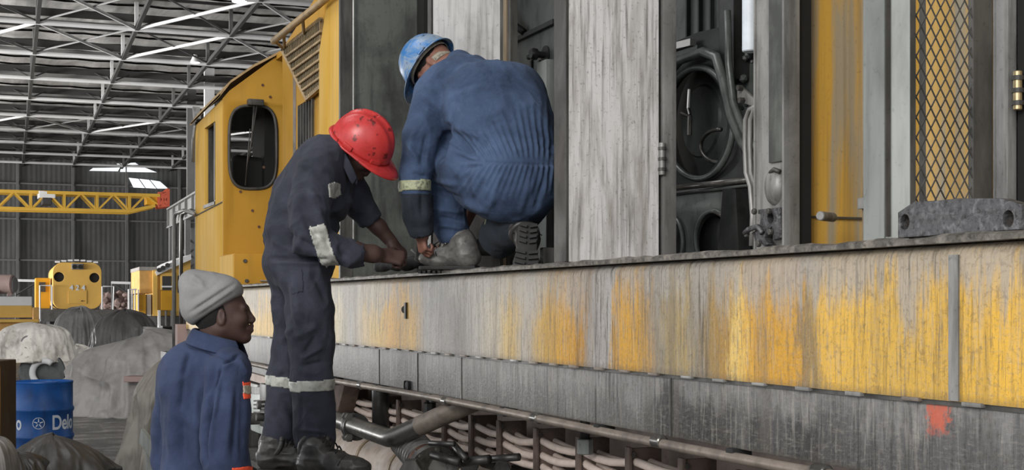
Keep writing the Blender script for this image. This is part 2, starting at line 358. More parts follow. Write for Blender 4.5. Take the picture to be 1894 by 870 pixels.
def plate(outline, holes, thick, org, eu, ev, bevel=0):
    """flat plate with holes in the plane (org, eu, ev); returns a bmesh"""
    cu = bpy.data.curves.new('tmp', 'CURVE'); cu.dimensions = '2D'; cu.fill_mode = 'BOTH'; cu.extrude = thick/2-bevel; cu.bevel_depth = bevel
    cu.offset = -bevel; cu.bevel_resolution = 1
    for ring in [outline]+holes:
        sp = cu.splines.new('POLY'); sp.points.add(len(ring)-1); sp.use_cyclic_u = True
        for p, q in zip(sp.points, ring): p.co = (q[0], q[1], 0, 1)
    o = bpy.data.objects.new('tmp', cu)
    me = bpy.data.meshes.new_from_object(o); bpy.data.objects.remove(o)
    bm = bmesh.new(); bm.from_mesh(me); bpy.data.meshes.remove(me)
    eu, ev = np.array(eu, float), np.array(ev, float); en = np.cross(eu, ev); org = np.array(org, float)
    for v in bm.verts: v.co = Vector(org + eu*v.co[0] + ev*v.co[1] + en*v.co[2])
    bmesh.ops.remove_doubles(bm, verts=bm.verts, dist=1e-5)
    return bm
def rrect(u0, u1, v0, v1, r, n=6):
    out = []
    for cx, cy, a0 in ((u1-r, v1-r, 0), (u0+r, v1-r, PI/2), (u0+r, v0+r, PI), (u1-r, v0+r, 1.5*PI)):
        out += [(cx+r*math.cos(a0+PI/2*k/n), cy+r*math.sin(a0+PI/2*k/n)) for k in range(n+1)]
    return out
def circ(u, v, ru, rv=None, n=28, rot=0): rv = rv or ru; return [(u+ru*math.cos(2*PI*k/n), v+rv*math.sin(2*PI*k/n)) for k in range(n)]
# numpy noise
def vnoise(P, seed=0):
    P = np.asarray(P, float)+1000; i = np.floor(P).astype(np.int64); f = P-i; f = f*f*(3-2*f); out = 0
    for dx in (0, 1):
        for dy in (0, 1):
            for dz in (0, 1):
                h = (i[:,0]+dx)*374761393+(i[:,1]+dy)*668265263+(i[:,2]+dz)*2147483647+seed*974634777
                h = (h ^ (h >> 13))*1274126177; h = ((h ^ (h >> 16)) & 0xffff)/65535.0
                w = (f[:,0] if dx else 1-f[:,0])*(f[:,1] if dy else 1-f[:,1])*(f[:,2] if dz else 1-f[:,2]); out = out+h*w
    return out
def fbm(P, seed=0): return vnoise(P, seed)*.6+vnoise(P*2.1, seed+1)*.27+vnoise(P*4.3, seed+2)*.13
def ridge(P, seed=0): return (1-np.abs(2*vnoise(P, seed)-1))**1.5
# ---------------------------------------------------------------- implicit bodies, meshed with surface nets
class Body:
    def __init__(s, h): s.h = h; s.p = []
    def rc(s, a, b, ra, rb, k=.03, n=None, fl=1., op=1):
        a, b = np.array(a, float), np.array(b, float); R = max(ra, rb)*max(1, fl)+k+.01
        if n is not None: n = np.array(n, float); n = n/np.linalg.norm(n)
        ba = b-a; L2 = float(np.dot(ba, ba))+1e-9
        def fn(x, y, z):
            X, Y, Z = x-a[0], y-a[1], z-a[2]
            t = np.clip((X*ba[0]+Y*ba[1]+Z*ba[2])/L2, 0, 1)
            X, Y, Z = X-t*ba[0], Y-t*ba[1], Z-t*ba[2]; d2 = X*X+Y*Y+Z*Z
            if n is not None: vn = X*n[0]+Y*n[1]+Z*n[2]; d2 = d2+vn*vn*(1/fl**2-1)
            return np.sqrt(np.maximum(d2, 1e-12))-(ra+(rb-ra)*t)
        s.p.append((fn, np.minimum(a, b)-R, np.maximum(a, b)+R, k, op)); return s
    def chain(s, pts, k=.03, n=None, fl=1.):
        for (a, ra), (b, rb) in zip(pts, pts[1:]): s.rc(a, b, ra, rb, k, n, fl)
        return s
    def el(s, c, r, R=None, k=.03, op=1):
        c = np.array(c, float); r = np.array(r, float); R = np.eye(3) if R is None else np.array(R, float); m = r.max()+k+.01
        def fn(x, y, z):
            X, Y, Z = x-c[0], y-c[1], z-c[2]
            q = [R[i][0]*X+R[i][1]*Y+R[i][2]*Z for i in range(3)]
            k0 = np.sqrt(sum((q[i]/r[i])**2 for i in range(3))+1e-9); k1 = np.sqrt(sum((q[i]/r[i]**2)**2 for i in range(3))+1e-9)
            return k0*(k0-1)/k1
        s.p.append((fn, c-m, c+m, k, op)); return s
    def box(s, c, hs, R, rr=.01, k=.02, op=1):
        c = np.array(c, float); R = np.array(R, float); m = np.linalg.norm(hs)+k+.01
        def fn(x, y, z):
            X, Y, Z = x-c[0], y-c[1], z-c[2]
            q = [np.abs(R[i][0]*X+R[i][1]*Y+R[i][2]*Z)-hs[i]+rr for i in range(3)]
            o = np.sqrt(sum(np.maximum(v, 0)**2 for v in q)); return o+np.minimum(np.maximum(q[0], np.maximum(q[1], q[2])), 0)-rr
        s.p.append((fn, c-m, c+m, k, op)); return s
    def build(s, smooth=2, disp=None):
        h = s.h; lo = np.min([p[1] for p in s.p if p[4] > 0], 0)-2*h; hi = np.max([p[2] for p in s.p if p[4] > 0], 0)+2*h
        N = np.ceil((hi-lo)/h).astype(int)+1; D = np.full(N, .2, 'f')
        for fn, a, b, k, op in s.p:
            i0 = np.maximum(np.floor((a-lo)/h).astype(int)-1, 0); i1 = np.minimum(np.ceil((b-lo)/h).astype(int)+2, N)
            if (i1 <= i0).any(): continue
            x, y, z = [(lo[j]+h*np.arange(i0[j], i1[j])).astype('f') for j in range(3)]
            d = fn(x[:,None,None], y[None,:,None], z[None,None,:]).astype('f')
            S = D[i0[0]:i1[0], i0[1]:i1[1], i0[2]:i1[2]]
            if op > 0: t = np.clip(.5+.5*(S-d)/k, 0, 1); S[...] = S+(d-S)*t-k*t*(1-t)
            else: d = -d; t = np.clip(.5-.5*(S-d)/k, 0, 1); S[...] = S+(d-S)*t+k*t*(1-t)
        V, Q = nets(D); V = V*h+lo
        V = taubin(V, Q, smooth)
        if disp is not None:
            Nn = vnormals(V, Q); V = V+Nn*disp(V, Nn, project(V))[:,None]; V = taubin(V, Q, 1)
        return V, Q
def nets(D):
    S = D < 0; nx, ny, nz = D.shape
    acc = np.zeros((nx-1, ny-1, nz-1, 3), 'f'); cnt = np.zeros((nx-1, ny-1, nz-1), 'f')
    sl = lambda o, n: slice(o, n-1+o)
    for ax in range(3):
        o = [0, 0, 0]; oth = [i for i in range(3) if i != ax]
        for p in (0, 1):
            for q in (0, 1):
                o = [0, 0, 0]; o[oth[0]] = p; o[oth[1]] = q; e = list(o); e[ax] = 1
                a = D[sl(o[0],nx), sl(o[1],ny), sl(o[2],nz)]; b = D[sl(e[0],nx), sl(e[1],ny), sl(e[2],nz)]
                m = (a < 0) != (b < 0); idx = np.nonzero(m); t = a[idx]/(a[idx]-b[idx])
                cnt[idx] += 1; v = np.zeros((len(t), 3), 'f'); v[:, ax] = t; v[:, oth[0]] = p; v[:, oth[1]] = q
                acc[idx] += v
    act = np.nonzero(cnt > 0); ids = np.full(cnt.shape, -1, np.int64); ids[act] = np.arange(len(act[0]))
    V = np.stack(act, 1) + acc[act]/cnt[act][:,None]; Q = []
    for ax in range(3):
        u, v = [(1, 2), (2, 0), (0, 1)][ax]
        a = [slice(1, -1)]*3; b = [slice(1, -1)]*3; a[ax] = slice(0, -1); b[ax] = slice(1, None)
        Sa, Sb = S[tuple(a)], S[tuple(b)]; off = np.array([1, 1, 1]); off[ax] = 0
        for cond, flip in ((Sa & ~Sb, False), (~Sa & Sb, True)):
            i = np.stack(np.nonzero(cond), 1)+off
            def cell(du, dv): j = i.copy(); j[:, u] -= du; j[:, v] -= dv; return ids[j[:,0], j[:,1], j[:,2]]
            q = np.stack([cell(1, 1), cell(0, 1), cell(0, 0), cell(1, 0)], 1)
            Q.append(q[:, ::-1] if flip else q)
    return V.astype(float), np.concatenate(Q)
def taubin(V, Q, it):
    n = len(V); a = np.concatenate([Q[:,0],Q[:,1],Q[:,2],Q[:,3]]); b = np.concatenate([Q[:,1],Q[:,2],Q[:,3],Q[:,0]])
    i = np.concatenate([a, b]); j = np.concatenate([b, a]); c = np.maximum(np.bincount(i, minlength=n), 1)
    for _ in range(it):
        for lam in (.5, -.35):
            L = np.stack([np.bincount(i, V[j, k], minlength=n)/c for k in range(3)], 1)-V; V = V+lam*L
    return V
def vnormals(V, Q):
    fn = np.cross(V[Q[:,2]]-V[Q[:,0]], V[Q[:,3]]-V[Q[:,1]]); N = np.zeros_like(V)
    for c in range(4):
        for k in range(3): N[:,k] += np.bincount(Q[:,c], fn[:,k], minlength=len(V))
    return N/(np.linalg.norm(N, axis=1)[:,None]+1e-12)
def project(V):
    P = V-CAM; r, f, z = P@RT, P@FW, P[:,2]; return np.stack([CX+F*r/f, HY-F*z/f], 1)
def npmesh(name, V, Q, mat, parent=None, smooth=True, kind=None):
    me = bpy.data.meshes.new(name); k = Q.shape[1]; me.vertices.add(len(V)); me.vertices.foreach_set('co', V.astype('f').ravel())
    me.loops.add(Q.size); me.loops.foreach_set('vertex_index', Q.astype('i').ravel()); me.polygons.add(len(Q))
    me.polygons.foreach_set('loop_start', np.arange(0, Q.size, k, dtype='i')); me.update(calc_edges=True)
    return mesh_obj(name, me, mat, parent, smooth, kind)
def shell(V, Q, mask, off=.003):
    """patch of a surface lifted a little: bands, pockets and patches sewn on clothes"""
    N = vnormals(V, Q); m = mask(V, N, project(V)); keep = m[Q].all(1); q = Q[keep]
    u, inv = np.unique(q, return_inverse=True); P = V[u]+N[u]*off; q = inv.reshape(q.shape)
    n = len(P); P2 = np.concatenate([P, V[u]-N[u]*.001])
    e = np.concatenate([q[:,[0,1]], q[:,[1,2]], q[:,[2,3]], q[:,[3,0]]]); key = set(map(tuple, e))
    rim = [(a, b) for a, b in key if (b, a) not in key]
    side = np.array([[b, a, a+n, b+n] for a, b in rim]) if rim else np.zeros((0, 4), int)
    return P2, np.concatenate([q, side])
def seg2d(PX, x0, y0, x1, y1):
    a = np.array([x0, y0], float); d = np.array([x1, y1])-a; t = np.clip(((PX-a)@d)/(d@d), 0, 1)
    return np.linalg.norm(PX-a-t[:,None]*d, axis=1), t
def creases(PX, L):
    """L: (x0,y0,x1,y1,width_px,height_m) folds measured from the photo"""
    out = np.zeros(len(PX))
    for x0, y0, x1, y1, wd, am, *fade in L:
        d, t = seg2d(PX, x0, y0, x1, y1)
        tap = np.clip(t*6+.3, 0, 1)*np.clip((1-t), 0, 1)**.8 if fade else np.clip(np.minimum(t, 1-t)*4, 0, 1)
        out += 1.5*am*np.exp(-(d/(wd*(1+.5*t if fade else 1)))**2)*tap
    return out
# ================================================================ the shed
# floor
g = B(); box(g, -90, 120, -12, 160, -.1, 0, (np.zeros(3), HH, VH, UP)); fl = obj('floor', g, 'floor', None, kind='structure')
# end wall: girts, posts and corrugated sheets between them
VW = 126.0; WT = 15.2
wh = [tohv(T(x, HY, 118))[0] for x in (32, 138, 240)]; sp = (wh[2]-wh[0])/2
def corr(bm, h0, h1, z0, z1, v, amp, n, zb=False):
    k = n*2+1; vs = []
    for i in range(k):
        h = h0+(h1-h0)*i/(k-1); d = amp if i % 2 else 0
        vs.append((bm.verts.new(H(h, v-d, z0)), bm.verts.new(H(h, v-d, z1))))
    for a, b in zip(vs, vs[1:]): bm.faces.new((a[0], b[0], b[1], a[1]))
g = B(); box(g, -40, 95, VW+.3, VW+.6, 0, WT+.5, (np.zeros(3), HH, VH, UP)); wallb = obj('wall_back', g, 'wall', None, kind='structure')
hs = [wh[0]+sp*i for i in range(-2, 9)]; zs = [0, 5.6, 9.2, 12.3, WT]
for i in range(len(hs)-1):
    for j in range(4):
        g = B(); corr(g, hs[i], hs[i+1], zs[j]+.05, zs[j+1]-.05, VW-.02*((i+j) % 2), .025, 11); obj('sheet_panel', g, 'wall', wallb)
for h in hs: g = B(); bar(g, H(h, VW-.45, 0), H(h, VW-.45, WT), .22, .3); obj('wall_post', g, 'mid_steel', wallb)
for z in zs[1:4]: g = B(); bar(g, H(hs[0], VW-.35, z), H(hs[-1], VW-.35, z), .14, .14); obj('girt', g, 'mid_steel', wallb)
# daylight showing through missing or clear sheets high in the end wall
def quad_part(name, px, v, mat, parent):
    g = B(); P = []
    for x, y in px:
        u = (x-CX)/F; t = v/(-u*math.sin(AH)+math.cos(AH)); P.append(T(x, y, t))
    f = g.faces.new([g.verts.new(p) for p in P]); r = bmesh.ops.extrude_face_region(g, geom=[f])
    for e in r['geom']:
        if isinstance(e, bmesh.types.BMVert): e.co += Vector(VH*.06)
    return obj(name, g, mat, parent)
for q in ([(238,329),(256,331),(268,348),(247,347)], [(258,331),(276,333),(289,349),(270,348)], [(278,333),(296,336),(311,349),(291,349)]):
    quad_part('clear_sheet', q, VW-.6, 'daylight', wallb)
for q in ([(172,311),(222,310),(218,317),(165,316)], [(224,309),(262,308),(290,319),(222,318)], [(216,303),(250,301),(256,305),(218,306)]):
    quad_part('clear_sheet', q, VW-.6, 'daylight', wallb)
# right side wall, far beyond the runway
g = B(); box(g, 30, 30.3, 20, VW, 0, WT+.4, (np.zeros(3), HH, VH, UP)); obj('wall_right', g, 'wall', None, kind='structure')
# roof: cladding, cross purlins with lattice, long trusses
ZB = 13.9
ceil = None
g = B(); box(g, -30, 40, -9, VW+.4, WT+.42, WT+.5, (np.zeros(3), HH, VH, UP)); ceil = obj('ceiling', g, 'roof', None, kind='structure')
vk = [62.1-7.63*3+7.63*i for i in range(12)]
for i, v in enumerate(vk[:-1]):
    # roofing sheets of one bay, laid with their laps across: two sloping strips per bay
    for s in range(3):
        a, b = v+s*7.63/3, v+(s+1)*7.63/3
        g = B(); fr = (np.zeros(3), HH, VH, UP); N = 60; vs = []
        for k in range(N+1):
            h = -36+66*k/N; d = .05*(k % 2)
            vs.append((g.verts.new(H(h, a, WT+.26-d)), g.verts.new(H(h, b+.1, WT+.38-d))))
        for p, q in zip(vs, vs[1:]): g.faces.new((p[0], p[1], q[1], q[0]))
        obj('roof_sheet', g, 'roof', ceil)
for v in vk:
    g = B(); tube(g, [H(-36, v, ZB), H(30, v, ZB)], .105, 8); obj('bottom_chord', g, 'white_steel', ceil)  # light catching the chords is put into their pale colour
    g = B(); bar(g, H(-36, v+.35, ZB+.55), H(30, v+.35, ZB+.55), .12, .34); obj('purlin', g, 'dark_steel', ceil)
    g = B(); bar(g, H(-36, v+3.6, ZB+.8), H(30, v+3.6, ZB+.8), .16, .16); obj('purlin', g, 'mid_steel', ceil)
    g = B(); bar(g, H(-36, v+5.6, ZB+.95), H(30, v+5.6, ZB+.95), .1, .12); obj('purlin', g, 'dark_steel', ceil)
hl = [-19.5, -15.3, -11.1, -6.9, -2.9, 1.2, 5.35, 9.5, 13.7, 17.9, 22.1]
for i, h in enumerate(hl):
    m = 'dark_steel'; g = B()
    bar(g, H(h, 35, ZB+.02), H(h, VW, ZB+.02), .16, .2); obj('truss_chord', g, m, ceil)
    if -3.5 < h < 15:
        for v in vk:
            g = B(); bar(g, H(h, v, ZB), H(h, v, ZB+1.2), .16); obj('truss_post', g, 'mid_steel' if i % 2 else 'white_steel', ceil)
            g = B(); bar(g, H(h, v, ZB), H(h, v+3.6, ZB+.9), .09); obj('truss_diagonal', g, 'dark_steel', ceil)
            for sgn in (-1, 1): g = B(); bar(g, H(h, v, ZB+.02), H(h+sgn*.9, v+.3, ZB+.5), .07); obj('knee_brace', g, 'dark_steel', ceil)
# wind bracing in the plane of the chords
for v0, v1 in ((vk[3], vk[3]+7.63), (vk[7], vk[8]), (vk[2], vk[3])):
    for h0, h1 in zip(hl[4:-1:1], hl[5::1]):
        up = hl.index(h0) % 2
        g = B(); tube(g, [H(h0, v0 if up else v1, ZB), H(h1, v1 if up else v0, ZB)], .075, 6); obj('wind_brace', g, 'white_steel', ceil)
        g = B(); tube(g, [H(h0, v1 if up else v0, ZB+.05), H(h1, v0 if up else v1, ZB+.05)], .045, 6); obj('wind_brace', g, 'mid_steel', ceil)
# pendant high-bay lamps
for i, (x, y, t, r, lab) in enumerate(((443, 3, 53, .3, 'bright high-bay lamp nearest the top edge of the roof view'), (361, 116, 68, .24, 'small high-bay lamp hanging further down the roof, above the yellow cab'))):
    p = T(x, y, t); l = thing('pendant_lamp', lab, 'lamp', p, 'high-bay lamps under the shed roof')
    g = B(); lathe(g, [(r*.35, .5*r/.3), (r*.5, .4*r/.3), (r, .05), (r*1.02, 0), (r*.95, .02)], p, UP, 20); obj('lamp_shade', g, 'white_steel', l, True)
    g = B(); lathe(g, [(0, 0), (r*.93, .02), (r*.93, .05), (0, .06)], p-UP*.03, UP, 20); obj('bulb_glass', g, 'lamp', l)
    g = B(); tube(g, [p+UP*.4, p+UP*(ZB-p[2] if p[2] < ZB else 1.2)], .05, 6); obj('stem', g, 'white_steel', l)
# overhead crane: trussed yellow girder
TC = 86.0
def hv(x, y=HY): p = T(x, y, TC); return tohv(p)
vC = tohv(T(298, HY, TC))[1]
def onV(x, y, v=vC): u = (x-CX)/F; return T(x, y, v/(-u*math.sin(AH)+math.cos(AH)))
cr = thing('overhead_crane', 'yellow trussed overhead crane girder spanning the far end of the shed', 'crane', onV(150, 392))
zt = onV(150, 358)[2]; zb = onV(150, 389)[2]; hE = tohv(onV(305, 370))[0]; hT = tohv(onV(240, 390))[0]; hW = hE-36
for dv in (0, 1.6):
    g = B(); bar(g, H(hW, vC+dv, zt), H(hE-.3, vC+dv, zt), .2, .2); obj('top_chord', g, 'crane', cr)
    g = B(); bar(g, H(hW, vC+dv, zb), H(hT, vC+dv, zb), .2, .2); bar(g, H(hT, vC+dv, zb), H(hE-.6, vC+dv, zt-.65), .2, .2); obj('bottom_chord', g, 'crane', cr)
    pit = hT-tohv(onV(180, 390))[0]
    for k in range(15):
        h = hT-k*pit
        g = B(); bar(g, H(h, vC+dv, zb), H(h, vC+dv, zt), .15); obj('post', g, 'crane', cr)
        g = B(); bar(g, H(h, vC+dv, zb), H(h-pit/2, vC+dv, zt), .11); obj('diagonal', g, 'crane', cr)
        g = B(); bar(g, H(h-pit, vC+dv, zb), H(h-pit/2, vC+dv, zt), .11); obj('diagonal', g, 'crane', cr)
    g = B(); bar(g, H(hT, vC+dv, zb), H(hT+pit*.5, vC+dv, zt), .11); bar(g, H(hT+pit*.5, vC+dv, zt), H(hT+pit*.95, vC+dv, zb+.35), .11); obj('diagonal', g, 'crane', cr)
for x, y, s in ((87, 360, .5), (87, 372, .28)):
    p = onV(x, y); g = B(); box(g, p[0]-s, p[0]+s, p[1]-.1, p[1]+1.2, p[2]-.22, p[2]+.22, bev=.05); obj('hoist_trolley', g, 'white_steel' if y < 365 else 'dark_steel', cr)
p = onV(281, 370); g = B(); box(g, p[0]-.35, p[0]+.35, p[1], p[1]+1, p[2]-.3, p[2]+.3, bev=.04); obj('drive_box', g, 'far_yellow_deep', cr)
for dv in (0, 1.6):
    g = B()
    for a, b in (((292,358),(312,358)), ((292,382),(312,380)), ((294,358),(294,382)), ((311,350),(311,382)), ((294,358),(311,380)), ((311,358),(294,382)), ((311,350),(300,358)), ((302,358),(302,382))):
        bar(g, onV(*a)+VH*dv, onV(*b)+VH*dv, .17)
    obj('end_carriage', g, 'crane_red', cr)
# runway girder and its columns on the right
rw = thing('runway_girder', 'grey steel crane runway girder on lattice columns left of the yellow cab', 'girder', H(hE+.5, 60, 6.6))
hR = hE+.15; zr = T(298, 390, 86)[2]
g = B(); box(g, hR-.02, hR+.02, 34, 87, zr-1.15, zr, (np.zeros(3), HH, VH, UP)); obj('web', g, 'mid_steel', rw)
for z in (zr, zr-1.15): g = B(); box(g, hR-.2, hR+.2, 34, 87, z-.05, z+.05, (np.zeros(3), HH, VH, UP)); obj('flange', g, 'mid_steel', rw)
for v in range(36, 88, 3): g = B(); box(g, hR-.17, hR+.17, v-.04, v+.04, zr-1.1, zr-.05, (np.zeros(3), HH, VH, UP)); obj('stiffener', g, 'mid_steel', rw)
for k, v in enumerate((86, 78, 70, 62, 54, 46)):
    for dh in (.0, 1.3):
        g = B(); bar(g, H(hR+dh, v, 0), H(hR+dh, v, zr-1.2), .3); obj('column_leg', g, 'mid_steel', rw)
    for q in range(6):
        z = .3+q*.85; g = B(); bar(g, H(hR, v, z), H(hR+1.3, v, z+.85), .1); obj('lacing_bar', g, 'mid_steel', rw)
        g = B(); bar(g, H(hR+1.3, v, z), H(hR, v, z+.85), .1); obj('lacing_bar', g, 'mid_steel', rw)
    if v < 78: continue
    g = B(); bar(g, H(hR+1.2, v, zr-.2), H(hR+1.2, v, WT-.1), .55, .3); obj('upper_column', g, 'white_steel' if k == 1 else 'mid_steel', rw)
# ================================================================ far engines and covered machines
def flatbox(name, mat, par, org, u, v, n, u0, u1, z0, z1, d0, d1, bev=0): return obj(name, box(B(), u0, u1, d0, d1, z0, z1, (np.array(org), u, v, UP), bev), mat, par)
# engine seen end on
tA = 78.0; o0 = T(143, HY, tA); o0[2] = 0; ua, va = HH, VH
def za(y, t=tA): return CZ+(HY-y)/F*t
s = tA/F
la = thing('far_locomotive', 'yellow locomotive far off, its rounded end facing the camera with two round ports', 'locomotive', o0)
z0, z1 = za(572), za(486); hw = 43*s
out = rrect(-hw, hw, z0, z1, .55, 6)
g = plate(out, [circ(-1, za(513), .28, .28), circ(.95, za(514), .28, .28)], .12, o0, ua, UP, .02); obj('end_plate', g, 'far_yellow', la)
g = B(); pts = out; 
vs = [[g.verts.new(o0+ua*p[0]+UP*p[1]+va*d) for p in pts] for d in (.06, 9)]
for k in range(len(pts)): q = (k+1) % len(pts); g.faces.new((vs[0][k], vs[0][q], vs[1][q], vs[1][k]))
g.faces.new(vs[1]); obj('hood', g, 'far_yellow', la)
for x in (-1, .95): obj('port', lathe(B(), [(0,0),(.29,0),(.29,.05),(.25,.05)], o0+ua*x+UP*za(513)+va*.07, -VH, 20), 'black', la)
hb = flatbox('headlight_box', 'mid_steel', la, o0, ua, va, 0, -.33, .33, za(499), za(488), -.25, .1, .05)
for x in (-.16, .16): obj('headlight', lathe(B(), [(0,.03),(.12,.03),(.13,0),(0,0)], o0+ua*x+UP*za(494)-va*.29, -VH, 16), 'black', hb)
for k in range(7): flatbox('roof_lip', 'white_steel', la, o0, ua, va, 0, -hw*.9+k*hw*.26, -hw*.9+k*hw*.26+.25, z1-.02+.1*math.sin(k/6*PI), z1+.08+.1*math.sin(k/6*PI), -.1, .3)
flatbox('end_door', 'far_yellow', la, o0, ua, va, 0, -.5, .52, za(562), za(537), -.1, -.02, .01)
flatbox('door_latch', 'rust', la, o0, ua, va, 0, .2, .28, za(558), za(556), -.16, -.08)
for x in (-hw-.05, hw+.02): g = B(); tube(g, [o0+ua*x-va*.2+UP*za(575), o0+ua*x-va*.2+UP*za(530)], .05, 6); obj('handrail', g, 'white_steel', la)
g = B(); tube(g, [o0+ua*(-2.05)-va*.4+UP*za(590), o0+ua*(-2.05)-va*.4+UP*za(529), o0+ua*(-1.4)-va*.4+UP*za(529)], .05, 6); obj('handrail', g, 'white_steel', la)
g = B(); tube(g, [o0+ua*1.95-va*.4+UP*za(580), o0+ua*2.0-va*.4+UP*za(530), o0+ua*1.4-va*.4+UP*za(530)], .05, 6); obj('handrail', g, 'white_steel', la)
flatbox('deck', 'tarp_dark', la, o0, ua, va, 0, -2.0, 2.6, .7, za(573), -.6, 10)
flatbox('cab', 'far_yellow_deep', la, o0, ua, va, 0, -2.25, -1.45, za(571), za(514), 1.5, 4.5, .03)
flatbox('cab_window', 'dark_steel', la, o0, ua, va, 0, -2.05, -1.7, za(540), za(522), 1.4, 1.5)
for x in (-1.2, 1.2): flatbox('wheelset', 'black', la, o0, ua, va, 0, x-.3, x+.3, 0, .75, 0, 8)
def text_mesh(name, s_, size, mat, parent, org, eu, ev, depth=.01, wrap=None, xs=1, cx=True):
    cu = bpy.data.curves.new('t', 'FONT'); cu.body = s_; cu.size = size; cu.extrude = depth; cu.align_x = 'CENTER' if cx else 'LEFT'; cu.align_y = 'CENTER'; cu.offset = size*.02
    o = bpy.data.objects.new('t', cu)
    me = bpy.data.meshes.new_from_object(o); bpy.data.objects.remove(o); bm = bmesh.new(); bm.from_mesh(me)
    if wrap: bmesh.ops.subdivide_edges(bm, edges=bm.edges, cuts=1)
    eu, ev = np.array(eu, float), np.array(ev, float); en = np.cross(eu, ev)
    for v in bm.verts:
        if wrap: c, r, a0 = wrap; a = a0+v.co[0]*xs/r; v.co = Vector(c+(r+v.co[2])*(RT*math.sin(a)-FW*math.cos(a))+UP*v.co[1])
        else: v.co = Vector(org+eu*v.co[0]*xs+ev*v.co[1]+en*v.co[2])
    return obj(name, bm, mat, parent)
text_mesh('number', '4 2 4', .42, 'print_white', la, o0+UP*za(533)-va*.1, ua, UP)
# side-on engine to the right
tB = 66.0; o1 = T(300, HY, tB); o1[2] = 0; sb = tB/F
lb = thing('far_locomotive', 'yellow locomotive half hidden behind the beanie man, showing its cab side and hood', 'locomotive', o1)
def zb_(y): return CZ+(HY-y)/F*tB
def fb(name, mat, x0, x1, y0, y1, d0, d1, bev=.02): return flatbox(name, mat, lb, o1, HH, VH, 0, (x0-300)*sb, (x1-300)*sb, zb_(y1), zb_(y0), d0, d1, bev)
fb('hood', 'orange_paint', 260, 289, 500, 543, .2, 5); fb('hood_roof', 'tarp_light', 259, 291, 494, 501, .1, 5)
fb('battery_box', 'far_yellow_deep', 258, 271, 545, 582, 0, 3); fb('hood_side', 'far_yellow', 283, 292, 500, 585, 0, 2)
fb('step_panel', 'white_steel', 273, 281, 545, 585, .2, .6)
fb('cab', 'far_yellow', 290, 352, 500, 585, .12, 6, .05); fb('cab_door', 'far_yellow_deep', 298, 318, 538, 574, 0, .1)
fb('window_frame', 'far_yellow', 297, 319, 505, 537, -.02, .1); wd = fb('window', 'dark_steel', 300, 316, 511, 537, -.06, .0, .01); fb('window_bar', 'white_steel', 299, 320, 529, 532, -.12, -.06, .01)
fb('window', 'dark_steel', 328, 334, 510, 542, -.02, .1, .01)
g = B(); P = [(287,503),(322,482),(352,470),(352,480),(322,494),(290,510)]
f = g.faces.new([g.verts.new(o1+HH*((x-300)*sb)+UP*zb_(y)-VH*.1) for x, y in P]); r = bmesh.ops.extrude_face_region(g, geom=[f])
for e in r['geom']:
    if isinstance(e, bmesh.types.BMVert): e.co += Vector(VH*6)
obj('cab_roof', g, 'white_steel', lb)
g = B(); P = [(290,508),(322,493),(352,479),(352,502),(290,502)]
f = g.faces.new([g.verts.new(o1+HH*((x-300)*sb)+UP*zb_(y)+VH*.1) for x, y in P]); r = bmesh.ops.extrude_face_region(g, geom=[f])
for e in r['geom']:
    if isinstance(e, bmesh.types.BMVert): e.co += Vector(VH*5.5)
obj('cab_gable', g, 'far_yellow', lb)
for x, y in ((294,500),(301,496),(309,491)): obj('roof_bolt', cyl(B(), o1+HH*((x-300)*sb)+UP*zb_(y)-VH*.2, o1+HH*((x-300)*sb)+UP*zb_(y), .11, 10), 'dark_steel', lb)
fb('underframe', 'tarp_dark', 259, 352, 582, 606, .3, 6); fb('bogie', 'black', 264, 350, 600, 628, .5, 4)
fb('step', 'white_steel', 292, 297, 574, 606, -.1, .1); fb('step', 'white_steel', 292, 300, 603, 607, -.3, .2)
for x in (305, 315, 345): fb('step', 'mid_steel', x, x+3, 575, 604, -.1, .1)
g = B(); tube(g, [o1+HH*((x-300)*sb)+UP*zb_(y)-VH*.1 for x, y in ((240,575),(240,536),(254,536))], .05, 6); obj('handrail', g, 'white_steel', lb)
for x in (246, 251, 257): g = B(); tube(g, [o1+HH*((x-300)*sb)+UP*zb_(y)-VH*.1 for y in (575, 536)], .04, 6); obj('handrail', g, 'white_steel', lb)
# pipe rail run along the end wall between the engines
for x0, x1, y in ((28, 75, 519), (206, 242, 523)):
    rl = thing('pipe_rail', 'white pipe rail in front of the end wall, %s the number 424 engine' % ('left of' if x0 < 100 else 'right of'), 'railing', T(x0, 560, 95))
    g = B(); tube(g, [T(x0, y, 95), T(x1, y+1, 95)], .1, 6); obj('top_rail', g, 'white_steel', rl)
    g = B(); tube(g, [T(x1 if x0 < 100 else x0, y, 95), T(x0 if x0 < 100 else x1, y+(28 if x0 < 100 else 22), 95)], .06, 6); obj('brace', g, 'dark_steel', rl)
    for x in (x0+1, x1-1): p = T(x, y, 95); q = p.copy(); q[2] = 0; g = B(); tube(g, [p, q], .06, 6); obj('post', g, 'mid_steel', rl)
# scrap heap between the engines: countless rough lumps
g = B()
for k in range(70):
    x = random.uniform(188, 245); t = random.uniform(98, 102); y = random.uniform(548, 584)-6*math.sin((x-188)/57*PI); p = T(x, y, t); r = random.uniform(.15, .4)
    bmesh.ops.create_icosphere(g, subdivisions=1, radius=r, matrix=Matrix.Translation(p) @ Matrix.Rotation(random.random()*3, 4, 'X') @ Matrix.Diagonal((1, .7, random.uniform(.5, 1.2), 1)))
for k in range(60):
    x = random.uniform(188, 250); p = T(x, random.uniform(584, 606), random.uniform(98, 102)); bmesh.ops.create_icosphere(g, subdivisions=1, radius=.5, matrix=Matrix.Translation(p))
tag(obj('scrap_heap', g, 'pinkgrey', None, kind='stuff'), 'heap of grey brown scrap parts between the two far yellow locomotives', 'scrap')
